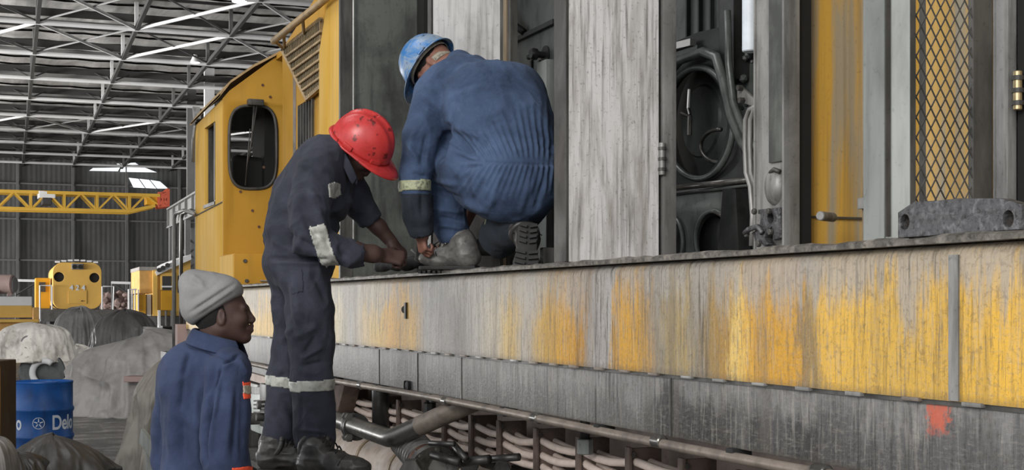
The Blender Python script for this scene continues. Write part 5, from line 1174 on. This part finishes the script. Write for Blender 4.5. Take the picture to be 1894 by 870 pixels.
def helmet(par, c, f, u, mat, z=1., slots=True, label=None, peak=.055, liner='black'):
    """safety helmet: c centre of the rim plane, f towards the peak, u crown"""
    f = nrm(f); u = nrm(np.array(u)-f*np.dot(u, f)); l = np.cross(u, f); c = np.array(c, float); z_ = z
    NA, NS = 72, 18; V = []
    for i in range(NS+1):
        a = i/NS*PI/2
        for j in range(NA):
            th = 2*PI*j/NA; x, y = math.cos(th), math.sin(th)
            ex = (.140 if x > 0 else .135); r = math.cos(a)**.85 if i < NS else 0; hh = .150*math.sin(a)**1.0
            X, Y = ex*x*r, .112*y*r
            for yc, wd, am in ((0, .011, .011), (.042, .008, .007), (-.042, .008, .007)):   # three crown ridges
                hh += am*math.exp(-((Y-yc)/wd)**2)*math.sin(a)**.6*(1 if X > -.11 else .3)
            V.append(c+(f*X+l*Y+u*hh)*z_)
    Q = [(i*NA+j, i*NA+(j+1) % NA, (i+1)*NA+(j+1) % NA, (i+1)*NA+j) for i in range(NS) for j in range(NA)]
    o = npmesh('safety_helmet', np.array(V), np.array(Q), mat, par); so = o.modifiers.new('thickness', 'SOLIDIFY'); so.thickness = .003; so.offset = -1
    if label: o['label'] = label
    # rain rim all round and the peak
    V = []
    for i in range(5):
        for j in range(NA):
            th = 2*PI*j/NA; x, y = math.cos(th), math.sin(th); pk = max(0, x)**1.6; wd = .010+peak*pk; k = i/4
            r0x, r0y = (.140 if x > 0 else .135)*x, .112*y; n_ = nrm([x/.14, y/.112, 0]); dz = (-.004-.018*pk)*k**1.3 + (.003 if i == 0 else 0)
            if i == 4: dz -= .004
            V.append(c+(f*(r0x+n_[0]*wd*min(k, .97))+l*(r0y+n_[1]*wd*min(k, .97)*(1-.35*pk))+u*dz)*z_)
    Q = [(i*NA+j, (i+1)*NA+j, (i+1)*NA+(j+1) % NA, i*NA+(j+1) % NA) for i in range(4) for j in range(NA)]
    b = npmesh('peak', np.array(V), np.array(Q), mat, o); so = b.modifiers.new('thickness', 'SOLIDIFY'); so.thickness = .004; so.offset = 0
    if slots:
        for th in (1.75, -1.75, .75, -.75):
            p = c+(f*.137*math.cos(th)+l*.112*math.sin(th)*1.02+u*.012)*z_; n_ = nrm(f*math.cos(th)/.14+l*math.sin(th)/.112); t_ = np.cross(u, n_)
            obj('slot_boss', box(B(), -.022*z_, .022*z_, -.004, .006, -.008*z_, .011*z_, (p, t_, n_, u), .003), mat, o, auto=40)
    g = B(); pts = [c+(f*.118*math.cos(t)+l*.092*math.sin(t)-u*.004)*z_ for t in np.linspace(0, 2*PI, 40)]
    for k in range(40):
        a, b2 = pts[k], pts[(k+1) % 40]
        if k < 39: g.faces.new([g.verts.new(v) for v in (a, b2, b2+u*.028*z_, a+u*.028*z_)])
    bmesh.ops.remove_doubles(g, verts=g.verts, dist=1e-4); h = obj('head_band', g, liner, o, True); h.modifiers.new('thickness', 'SOLIDIFY').thickness = .003
    return o, (c, f, l, u, z_)
def cloth_part(name, b, mat, par, folds, amp=1., rough=.006, smooth=3, seed=0, freq=(9, 9, 5), keepraw=False):
    def disp(V, N, P):
        q = V*np.array(freq); warp = (fbm(V*6, seed+2)-.5)[:,None]*1.6
        d = (ridge(q+warp, seed)-.38)*rough*amp + (ridge(q*2.3+warp, seed+4)-.38)*rough*.45*amp + (fbm(V*4, seed+8)-.5)*.012*amp
        return d+creases(P, folds)
    V, Q = b.build(smooth, disp)
    return V, Q, npmesh(name, V, Q, mat, par)
def slab_mask(p, ax, hw, rad):
    p = np.array(p, float); ax = nrm(ax)
    return lambda V, N, P: (np.abs((V-p)@ax) < hw) & (np.linalg.norm(V-p, axis=1) < rad)

# ---------------------------------------------------------------- man in the red helmet
def m1(x, y, dt=0): return T(x, y, 6.1+dt)
b = Body(.0055)
hc = m1(664, 272, .06); hf = img(.80, .58, .02); hu = img(.50, -.74, -.42)
P1 = head(b, hc-nrm(hu)*.02, hf, hu, .98)
b.rc(hc-nrm(hu)*.06-nrm(hf)*.03, m1(616, 296, .08), .056, .062, .04)
b.rc(m1(608, 300, .08), m1(550, 480, .05), .12, .11, .05); b.rc(m1(585, 320, -.08), m1(635, 325, .17), .05, .05, .05)
b.chain([(m1(580, 322, -.12), .05), (m1(575, 440, -.2), .042), (m1(655, 466, -.16), .044), (m1(690, 470, -.12), .037), (m1(708, 473, -.08), .03)], .02)
hand(b, m1(708, 473, -.08), img(.9, .12, .25), img(.2, .5, .8), img(.1, -1, .2), (1.1, 1.2, .8), 1.02)
b.chain([(m1(632, 325, .18), .05), (m1(672, 398, .25), .04), (m1(700, 420, .28), .037), (m1(724, 448, .3), .03)], .02)
hand(b, m1(724, 448, .3), img(.65, .6, .1), img(-.5, .6, .3), img(.5, -.5, -.5), (.9, 1.1, .7), 1.0)
b.chain([(m1(560, 505, -.06), .09), (m1(578, 640, -.08), .06), (m1(584, 830, -.05), .045)], .03); b.chain([(m1(545, 505, .1), .09), (m1(540, 645, .12), .06), (m1(518, 832, .15), .045)], .03)
V, Q = b.build(1); feet = m1(550, 870, .05); 
p1 = npmesh('person', V, Q, 'skin_dark'); tag(p1, 'standing man in red helmet and navy coveralls, bending over the walkway edge', 'person'); eyes(p1, P1, .98)
c = Body(.0055)
c.el(m1(552, 486, .03), (.150, .135, .12), [RT, FW, UP], .05)
c.chain([(m1(552, 478, .03), .145), (m1(556, 425, .03), .147), (m1(580, 360, .04), .158), (m1(600, 300, .05), .118)], .06, FW, 1.05)
c.rc(m1(585, 318, -.10), m1(628, 318, .20), .088, .08, .06); c.el(m1(590, 300, .02), (.12, .15, .09), [nrm(img(.8, -.5)), FW, nrm(img(.5, .8))], .06)
c.chain([(m1(586, 322, -.12), .088), (m1(572, 380, -.19), .083), (m1(575, 440, -.21), .078), (m1(612, 462, -.20), .066), (m1(650, 470, -.17), .058), (m1(668, 471, -.15), .052)], .013)
c.chain([(m1(632, 325, .18), .085), (m1(655, 365, .22), .075), (m1(680, 402, .26), .062)], .03)
c.chain([(m1(562, 500, -.06), .118), (m1(572, 570, -.08), .103), (m1(578, 640, -.08), .092), (m1(578, 700, -.07), .088), (m1(583, 810, -.05), .088)], .03, FW, 1.0)
c.chain([(m1(545, 500, .1), .118), (m1(548, 570, .12), .1), (m1(545, 640, .13), .09), (m1(533, 700, .14), .086), (m1(521, 800, .15), .084)], .03)
for (x, y, dt, s) in ((583, 826, -.05, 1), (518, 818, .15, 1)): c.rc(m1(x, y+8, dt), m1(x, y-28, dt), .066, .05, .012, op=-1)
c.rc(hc-nrm(hu)*.09-nrm(hf)*.03, m1(622, 290, .07), .066, .075, .03); c.rc(hc-nrm(hu)*.03-nrm(hf)*.02, hc-nrm(hu)*.10-nrm(hf)*.035, .05, .055, .01, op=-1)
c.rc(m1(678, 471, -.145), m1(660, 471, -.16), .046, .042, .01, op=-1); c.rc(m1(690, 417, .28), m1(676, 397, .255), .054, .05, .01, op=-1)
folds = [(520,330,500,440,9,.010),(560,345,540,430,8,.010),(515,420,600,470,7,-.009),(500,440,560,478,6,.008),(548,300,610,320,7,.008),(560,400,590,445,6,-.012),(585,380,600,440,7,.011),(600,440,615,470,5,-.008),(560,430,545,470,6,.009),(625,452,640,480,5,-.008),(570,350,610,400,6,.008),(610,395,640,420,6,-.01),(640,360,660,395,5,.008),
 (495,478,612,480,4,-.012),(495,486,612,488,4,.006),(540,510,560,600,9,.012),(525,520,535,600,6,-.008),(575,500,610,560,7,-.008),(590,600,545,630,7,.010),(585,620,560,660,6,-.010),(545,600,520,640,6,.008),(600,640,555,665,5,.009),(550,680,600,670,5,-.008),(575,740,590,800,6,.007),(560,730,555,800,5,-.007),(520,740,540,800,6,.007),(505,760,530,800,5,-.006),(550,795,612,800,4,.006),(530,690,512,700,4,-.006)]
V, Q, cv = cloth_part('coverall', c, 'cov_navy', p1, folds, 1.0, .011, 2, 3, (9, 9, 7))
for nm, pt, ax, hw, rad in (('reflective_band', m1(602, 458, -.2), img(.93, -.28, 0), .037, .13), ('reflective_band', m1(578, 713, -.07), img(.05, 1, 0), .026, .125), ('reflective_band', m1(531, 706, .14), img(-.1, 1, 0), .026, .12)):
    W, q = shell(V, Q, slab_mask(pt, ax, hw, rad), .003); npmesh(nm, W, q, 'reflect', cv)
def pxpoly(poly, sgn=True):
    def f(V, N, P):
        x, y = P[:,0], P[:,1]; ins = np.zeros(len(V), bool); n = len(poly)
        for i in range(n):
            (x1, y1), (x2, y2) = poly[i], poly[(i+1) % n]
            cr_ = ((y1 > y) != (y2 > y)) & (x < (x2-x1)*(y-y1)/((y2-y1) if y2 != y1 else 1e-9)+x1); ins ^= cr_
        d = V-CAM; return ins & ((N*d).sum(1) < 0)
    return f
W, q = shell(V, Q, pxpoly([(606,340),(618,336),(629,340),(631,362),(618,369),(608,366)]), .004); npmesh('badge', W, q, 'reflect', cv)
W, q = shell(V, Q, pxpoly([(534,500),(560,498),(562,540),(540,546)]), .003); npmesh('pocket', W, q, 'cov_navy', cv)
# collar
def collar(par, pts, r, mat, name='collar', h=.035, lean=None, up=None):
    g = B(); up = UP if up is None else nrm(up); vs = []
    for i, p in enumerate(pts):
        p = np.array(p); vs.append([g.verts.new(p+up*a+(lean if lean is not None else 0)*b2) for a, b2 in ((-h*.3, 0), (h*.6, .3), (h, .6), (h*.8, 1.2), (h*.1, 1.8))])
    for a, b2 in zip(vs, vs[1:]):
        for k in range(4): g.faces.new((a[k], a[k+1], b2[k+1], b2[k]))
    o = obj(name, g, mat, par, True); m_ = o.modifiers.new('thickness', 'SOLIDIFY'); m_.thickness = .004; m_.offset = 0; sb_ = o.modifiers.new('soft', 'SUBSURF'); sb_.levels = 1; sb_.render_levels = 1; return o
helmet(p1, hc+nrm(hu)*.008+nrm(hf)*.002, hf, hu, 'hel_red', 1.1, label='glossy red safety helmet with dark scuffs')
a = [m1(x, y, dt) for x, y, dt in ((662,345,-.02),(652,322,-.05),(640,298,-.04),(625,274,.0),(622,262,.06),(630,262,.14),(650,285,.2))]
collar(cv, a, 0, 'cov_navy', h=.04, lean=img(-.012, .008, -.012), up=img(.25, -1, -.1))
boot(p1, T(553, 873, 6.02)*[1,1,0]+UP*.825, img(.97, .0, -.28), UP, (m1(585, 826, -.05), .072), 'boot', L=.345)
boot(p1, T(478, 868, 6.24)*[1,1,0]+UP*.825, img(.95, .0, -.22), UP, (m1(520, 824, .15), .072), 'boot', L=.345)
# the bench he stands on
bc = m1(570, 870, .05); bc[2] = 0
bn = thing('work_bench', 'low steel platform under the boots of the man in the red helmet', 'platform', bc)
g = B(); box(g, -.36, .36, -.3, .3, .775, .813, (bc, RT, FW, UP), .004); obj('top', g, 'frame_dark', bn)
for x in (-.32, .32):
    for y in (-.26, .26): g = B(); box(g, x-.02, x+.02, y-.02, y+.02, 0, .775, (bc, RT, FW, UP)); obj('leg', g, 'frame_dark', bn)

# ---------------------------------------------------------------- man in blue crouching on the walkway
def m2(x, y, t=6.4): return T(x, y, t)
b = Body(.0055)
hc2 = m2(800, 122, 6.62); hf2 = img(-.60, .78, .10); hu2 = img(-.72, -.56, .42)
P2_ = head(b, hc2-nrm(hu2)*.02, hf2, hu2, 1.0)
b.rc(hc2-nrm(hu2)*.04-nrm(hf2)*.03, m2(868, 140, 6.5), .062, .068, .04); b.rc(m2(870, 160, 6.45), m2(945, 330, 6.1), .11, .12, .05)
b.chain([(m2(800, 190, 6.38), .055), (m2(768, 320, 6.3), .045), (m2(780, 425, 6.3), .036), (m2(781, 438, 6.32), .031)], .02)
hand(b, m2(778, 432, 6.32), img(.12, .95, .10), img(.8, .1, .5), img(-.4, .1, .9), (.9, 1.2, .8), .95)
b.chain([(m2(930, 190, 6.75), .055), (m2(900, 330, 6.85), .043), (m2(872, 380, 6.8), .042), (m2(845, 440, 6.75), .032)], .02)
hand(b, m2(845, 440, 6.75), img(-.5, .8, .1), img(-.6, .2, -.2), img(.2, -.3, -.9), (.6, .9, .6))
b.chain([(m2(915, 350, 6.1), .11), (m2(828, 295, 6.45), .07), (m2(845, 440, 6.44), .045)], .03); b.chain([(m2(975, 350, 6.05), .11), (m2(925, 440, 6.35), .06), (m2(968, 428, 6.12), .04)], .03)
V, Q = b.build(1); p2 = npmesh('person', V, Q, 'skin_light'); tag(p2, 'man in blue helmet and faded blue coveralls kneeling on the locomotive walkway', 'person'); eyes(p2, P2_)
c = Body(.0055)
I3 = [RT, FW, UP]
c.el(m2(951, 335, 6.06), (.195, .17, .16), I3, .06); c.el(m2(938, 270, 6.16), (.215, .17, .20), I3, .12)
Rt = [nrm(img(.78, .62, -.1)), nrm(img(.05, .1, 1)), nrm(img(-.62, .78, .1))]
c.el(m2(918, 212, 6.27), (.265, .18, .24), [nrm(img(.72, .69, -.1)), FW, nrm(img(.69, -.72))], .12); c.el(m2(870, 175, 6.42), (.215, .15, .175), [nrm(img(.88, .47)), FW, nrm(img(.47, -.88))], .07)
c.el(m2(818, 178, 6.4), (.135, .12, .13), I3, .06); c.el(m2(955, 180, 6.35), (.14, .13, .15), I3, .06)
c.chain([(m2(806, 195, 6.36), .112), (m2(786, 255, 6.3), .1), (m2(768, 320, 6.26), .07), (m2(767, 345, 6.26), .066), (m2(773, 400, 6.27), .062), (m2(779, 428, 6.29), .052)], .014)
c.chain([(m2(925, 190, 6.7), .10), (m2(905, 310, 6.84), .075), (m2(885, 355, 6.82), .062)], .03)
c.chain([(m2(930, 345, 6.08), .165), (m2(880, 320, 6.22), .15), (m2(835, 300, 6.4), .115), (m2(822, 330, 6.42), .098), (m2(826, 385, 6.42), .09), (m2(838, 430, 6.42), .08)], .018)
c.chain([(m2(975, 345, 6.05), .15), (m2(945, 410, 6.28), .1), (m2(925, 440, 6.38), .09)], .04); c.chain([(m2(925, 435, 6.38), .085), (m2(942, 428, 6.24), .08), (m2(955, 425, 6.14), .074)], .03)
c.rc(m2(842, 448, 6.43), m2(836, 418, 6.42), .064, .05, .012, op=-1); c.rc(m2(781, 440, 6.3), m2(777, 412, 6.28), .046, .042, .01, op=-1); c.rc(m2(876, 370, 6.81), m2(890, 345, 6.82), .052, .04, .01, op=-1)
c.rc(m2(848, 128, 6.53), m2(868, 150, 6.48), .088, .1, .04); c.rc(m2(825, 112, 6.58), m2(858, 140, 6.50), .072, .078, .012, op=-1)
F2 = []
c.el(m2(832, 272, 6.40), (.085, .10, .095), I3, .02); c.rc(m2(832, 285, 6.40), m2(880, 310, 6.2), .10, .14, .03)
# pleats gathered into the elastic waist, fanning up the back and down over the seat
for k in range(15):
    t = k/14; x0 = 893+t*128; F2.append((x0, 298-6*math.sin(t*PI), 872+t*150-30*(1-t)+(0 if t > .5 else -8), 190+30*(1-t)-20*t, 2.6, .009 if k % 2 else .007, 1))
    F2.append((x0, 304, 845+t*172, 362+12*math.sin(t*PI), 2.8, .010, 1))
for k in range(7): F2.append((880+k*3, 292+k*2.5, 800+k*9, 232+k*14, 3.2, .010 if k % 2 else -.006, 1))
F2 += [(885,301,1025,306,2.5,-.007),(835,240,880,290,6,-.02),(845,235,905,262,6,.012),(828,245,812,300,7,-.022),(810,150,860,118,5,-.006),(822,172,900,150,5,-.004),
       (770,230,758,300,6,.009),(790,240,778,310,5,-.01),(752,260,775,300,5,.009),(760,320,792,330,5,-.008),(756,360,766,420,5,.008),(778,350,782,410,5,-.008),(845,330,860,300,6,.009),(800,330,850,345,5,.008),(798,350,858,368,5,-.008),(800,385,862,395,5,.01),(806,400,860,412,4,-.009),(808,415,862,425,4,.009),(850,370,905,395,7,.01),(900,330,870,380,7,-.008),(930,320,905,390,6,.008),(985,330,960,395,6,.007),(1005,330,990,390,5,-.006),(830,225,826,262,5,-.015)]
V, Q, cv = cloth_part('coverall', c, 'cov_blue', p2, F2, 1., .008, 2, 17, (8, 8, 7))
W, q = shell(V, Q, slab_mask(m2(766, 345, 6.26), img(.05, 1, 0), .026, .1), .003); npmesh('reflective_band', W, q, 'reflect_y', cv)
W, q = shell(V, Q, lambda V, N, P: (P[:,1] > 357+0*P[:,0]) & (np.linalg.norm(V-m2(775, 395, 6.27), axis=1) < .13) & (P[:,0] < 802), .0015); sl_ = npmesh('soiled_sleeve', W, q, 'cov_bluedark', cv); sl_['label'] = 'dark oily lower sleeve'
W, q = shell(V, Q, slab_mask(m2(915, 405, 6.36), img(-.5, .8, .4), .02, .1), .003); npmesh('reflective_band', W, q, 'reflect_y', cv)
W, q = shell(V, Q, lambda V, N, P: (np.linalg.norm(V-m2(940, 432, 6.25), axis=1) < .22) & (P[:,1] > 396), .0015); npmesh('lower_trouser', W, q, 'cov_bluedark', cv)
ca_ = nrm(img(-.46, -.86, .22)); cb_ = nrm(img(.86, -.50, .05)); cc_ = np.cross(ca_, cb_); ctr = m2(842, 138, 6.50); vs = []; g = B()
for i_, t_ in enumerate(np.linspace(-2.75, 2.75, 34)):
    e_ = cb_*math.cos(t_)*.145+cc_*math.sin(t_)*.098; d_ = nrm(e_); p_ = ctr+e_-ca_*.012*abs(math.cos(t_*.5+.6))
    vs.append([g.verts.new(p_+d_*q_+ca_*z_) for q_, z_ in ((-.022, -.03), (-.016, .020), (-.006, .034), (.006, .026), (.022, -.012), (.028, -.028))])
for p_, q_ in zip(vs, vs[1:]):
    for k in range(5): g.faces.new((p_[k], p_[k+1], q_[k+1], q_[k]))
o = obj('collar', g, 'cov_blue', cv, True); o.modifiers.new('thickness', 'SOLIDIFY').thickness = .004; s_ = o.modifiers.new('soft', 'SUBSURF'); s_.levels = 1; s_.render_levels = 1
hel, (hc_, f_, l_, u_, zz) = helmet(p2, hc2+nrm(hu2)*.015, hf2, hu2, 'hel_blue', 1.06, label='scuffed blue safety helmet', liner='band_white')
g = B(); pts = [hc2+(nrm(hf2)*.105*math.cos(t)+np.cross(nrm(hu2), nrm(hf2))*.085*math.sin(t)) - nrm(hu2)*.02 for t in np.linspace(1.75, 4.53, 24)]
vs = [(g.verts.new(p), g.verts.new(p-nrm(hu2)*.032)) for p in pts]
for p, q in zip(vs, vs[1:]): g.faces.new((p[0], q[0], q[1], p[1]))
o = obj('nape_strap', g, 'band_white', hel, True); o.modifiers.new('thickness', 'SOLIDIFY').thickness = .004
b = Body(.006); b.el(hc2+nrm(hu2)*.02-nrm(hf2)*.012, (.102, .08, .092), [nrm(hf2), np.cross(nrm(hu2), nrm(hf2)), nrm(hu2)], .01); b.box(hc2-nrm(hu2)*.14+nrm(hf2)*.04, (.12, .2, .065), [nrm(hf2), np.cross(nrm(hu2), nrm(hf2)), nrm(hu2)], .01, .01, -1)
V, Q = b.build(1, lambda V, N, P: (fbm(V*90, 2)-.5)*.003); npmesh('hair', V, Q, 'hair', p2)
bt = boot(p2, T(884, 504, 6.34)*[1,1,0]+UP*1.766, img(-.97, 0, .42), UP, (m2(846, 438, 6.43), .056), 'boot_grey', 'dusty grey boot, untied', L=.31, lacem='band_white')
sn = nrm(img(0, .12, -1)); bt2 = boot(p2, T(978, 410, 5.93), img(-.06, .99, .02)-FW*.20, -sn*1.0, (m2(962, 416, 6.12), .06), 'boot', 'black boot seen from its ribbed sole', L=.27, lace=False, W=1.3)

# ---------------------------------------------------------------- man in the beanie
def m3(x, y, dt=0): return T(x, y, 5.2+dt)
b = Body(.005)
hc3 = m3(414, 583, .02); hf3 = img(.955, -.10, .22); hu3 = img(-.12, -.98, .02)
P3 = head(b, hc3, hf3, hu3, 1.0)
b.rc(hc3-nrm(hu3)*.05-nrm(hf3)*.03, m3(388, 650, .03), .058, .064, .04); b.rc(m3(385, 690, .05), m3(380, 960, .05), .12, .11, .05); b.rc(m3(425, 690, -.08), m3(335, 690, .15), .05, .05, .05)
b.chain([(m3(425, 695, -.12), .05), (m3(415, 850, -.18), .042), (m3(440, 975, -.16), .03)], .02); hand(b, m3(440, 975, -.16), img(.2, 1, 0), img(.1, 0, 1), img(1, 0, 0), (.3, .4, .3))
b.chain([(m3(330, 695, .2), .05), (m3(308, 850, .28), .042), (m3(330, 975, .25), .03)], .02); hand(b, m3(330, 975, .25), img(.15, 1, 0), img(.1, 0, -1), img(1, 0, 0), (.3, .4, .3))
b.chain([(m3(400, 990, -.02), .1), (m3(402, 1150, -.04), .06), (m3(395, 1310, -.03), .045)], .03); b.chain([(m3(370, 990, .14), .1), (m3(372, 1150, .14), .06), (m3(362, 1310, .15), .045)], .03)
V, Q = b.build(1); p3 = npmesh('person', V, Q, 'skin_dark'); tag(p3, 'man in grey beanie and blue work jacket looking up to the right', 'person'); eyes(p3, P3)
c = Body(.0055)
c.el(m3(372, 700, .06), (.165, .13, .13), [nrm(RT+FW*-.25), nrm(FW+RT*.25), UP], .06); c.chain([(m3(372, 700, .05), .15), (m3(378, 780, .05), .158), (m3(380, 880, .05), .16), (m3(382, 1000, .05), .17)], .05, FW, .85)
c.rc(m3(425, 685, -.08), m3(335, 688, .17), .085, .08, .06); c.rc(m3(395, 660, .03), m3(385, 690, .05), .078, .12, .05)
c.chain([(m3(420, 690, -.12), .085), (m3(418, 760, -.16), .086), (m3(416, 850, -.19), .083), (m3(430, 930, -.17), .065), (m3(438, 962, -.16), .055)], .013)
c.chain([(m3(332, 692, .2), .085), (m3(318, 770, .24), .078), (m3(310, 850, .28), .07), (m3(325, 930, .26), .06), (m3(330, 962, .25), .052)], .013)
c.rc(m3(399, 625, .01), m3(393, 655, .03), .068, .078, .012, op=-1); c.rc(m3(382, 1040, .05), m3(382, 985, .05), .15, .14, .01, op=-1)
c.chain([(m3(400, 985, -.02), .11), (m3(402, 1150, -.04), .09), (m3(395, 1290, -.03), .085)], .02); c.chain([(m3(370, 985, .14), .11), (m3(372, 1150, .14), .09), (m3(362, 1290, .15), .085)], .02)
F3 = [(445,655,412,675,3,-.012),(412,675,392,720,3,-.014),(392,720,380,868,3.5,-.016),(398,720,388,860,5,.008),(352,650,340,700,3,-.008),(340,700,334,760,3,-.007),(440,700,430,860,6,-.008),(360,700,362,868,9,.009),(345,640,405,655,3,-.006),(400,660,388,790,7,-.010),(388,700,380,860,7,.007),(430,668,400,690,5,.006),(345,650,330,720,7,.009),(360,660,352,780,8,-.006),(325,700,318,860,9,.010),(340,760,338,870,8,-.009),(372,760,366,870,7,.006),(412,700,400,780,5,-.010),(384,770,378,868,4,-.012),(430,720,415,850,8,.007),(450,700,446,860,7,-.006),(395,690,380,740,4,-.008),(440,660,462,700,5,.006),(380,650,440,668,4,-.004),(300,730,292,860,6,-.006)]
V, Q, cv = cloth_part('work_suit', c, 'cov_indigo', p3, F3, .9, .009, 2, 29, (7, 7, 3))
front = lambda f_: (lambda V, N, P: f_(V, N, P) & (((V-CAM)@FW) < 5.2))
W, q = shell(V, Q, front(pxpoly([(448,706),(475,706),(475,740),(449,739)])), .003); npmesh('chest_tape', W, q, 'orange', cv)
W, q = shell(V, Q, front(pxpoly([(448,713),(475,713),(475,731),(449,730)])), .005); npmesh('chest_tape', W, q, 'band_white', cv)
W, q = shell(V, Q, pxpoly([(428,864),(480,862),(480,876),(428,876)]), .004); npmesh('pocket_tape', W, q, 'orange', cv)
W, q = shell(V, Q, lambda V, N, P: (np.abs((V-m3(395, 1190, 0))[:,2]) < .03), .004); npmesh('leg_tape', W, q, 'reflect', cv)
# turned-up shirt collar: ring round the neck, open at the front
nc = m3(402, 634, .02); a = [nc+(RT*math.cos(t)*.090+FW*math.sin(t)*.084)+UP*(.0+.026*-math.cos(t)) for t in np.linspace(.35, 2*PI-.5, 22)]
g = B(); vs = []
for i, p in enumerate(a):
    d = (p-nc)*[1,1,0]; d /= np.linalg.norm(d); e = min(i, len(a)-1-i)/10
    vs.append([g.verts.new(p+d*q+UP*z) for q, z in ((-.008, -.02), (-.010, .022), (-.002, .034), (.010, .026), (.026, -.008-.012*(1-min(e, 1))), (.034, -.022-.016*(1-min(e, 1))))])
for p, q in zip(vs, vs[1:]):
    for k in range(5): g.faces.new((p[k], p[k+1], q[k+1], q[k]))
o = obj('collar', g, 'cov_indigo', cv, True); o.modifiers.new('thickness', 'SOLIDIFY').thickness = .003; s_ = o.modifiers.new('soft', 'SUBSURF'); s_.levels = 1; s_.render_levels = 1
# beanie
b = Body(.0045); bc_ = m3(389, 556, .02); bd = nrm(img(.45, -.89, 0)); bx_ = nrm(img(.89, .45, .1)); 
ax1 = nrm(img(.86, -.50, 0)); ax2 = nrm(img(.50, .86, 0))
b.el(m3(388, 553, .01), (.112, .093, .088), [ax1, FW, ax2], .03); b.rc(m3(386, 548, .01), m3(366, 534, .01), .085, .066, .04, FW, 1.15); b.rc(m3(366, 534, .01), m3(352, 520, .01), .062, .034, .04, FW, 1.3)
b.rc(m3(368, 574, .01), m3(424, 538, .01), .060, .050, .03, FW, 1.6)
b.box(m3(422.6, 607, .01), (.2, .2, .08), [nrm(img(.84, -.545)), FW, nrm(img(.545, .84))], .005, .006, -1)
V, Q = b.build(2, lambda V, N, P: creases(P, [(346,582,438,522,2.6,-.007),(352,588,442,528,3,.004),(345,520,400,530,6,-.006),(352,510,380,528,5,.006),(345,560,410,520,5,-.003),(350,575,425,528,6,.003)])+(ridge(V*14, 5)-.4)*.003)
bn_ = npmesh('beanie', V, Q, 'knit', p3); bn_['label'] = 'grey knitted beanie with a turned seam'
b = Body(.005); b.el(hc3+nrm(hu3)*.012-nrm(hf3)*.026, (.094, .081, .083), [nrm(hf3), np.cross(nrm(hu3), nrm(hf3)), nrm(hu3)], .01); b.box(hc3-nrm(hu3)*.125-nrm(hf3)*.02, (.2, .2, .065), [nrm(hf3), FW, nrm(hu3)], .01, .01, -1); b.box(hc3+nrm(hf3)*.09, (.082, .2, .2), [nrm(hf3), FW, nrm(hu3)], .01, .01, -1)
V, Q = b.build(1, lambda V, N, P: (fbm(V*90, 2)-.5)*.004); npmesh('hair', V, Q, 'hair', p3)
for x, dt in ((395, -.03), (362, .15)): p = m3(x, 1310, dt); boot(p3, p*[1,1,0]-RT*.07, img(.97, 0, .2), UP, (m3(x, 1285, dt), .056), 'boot')
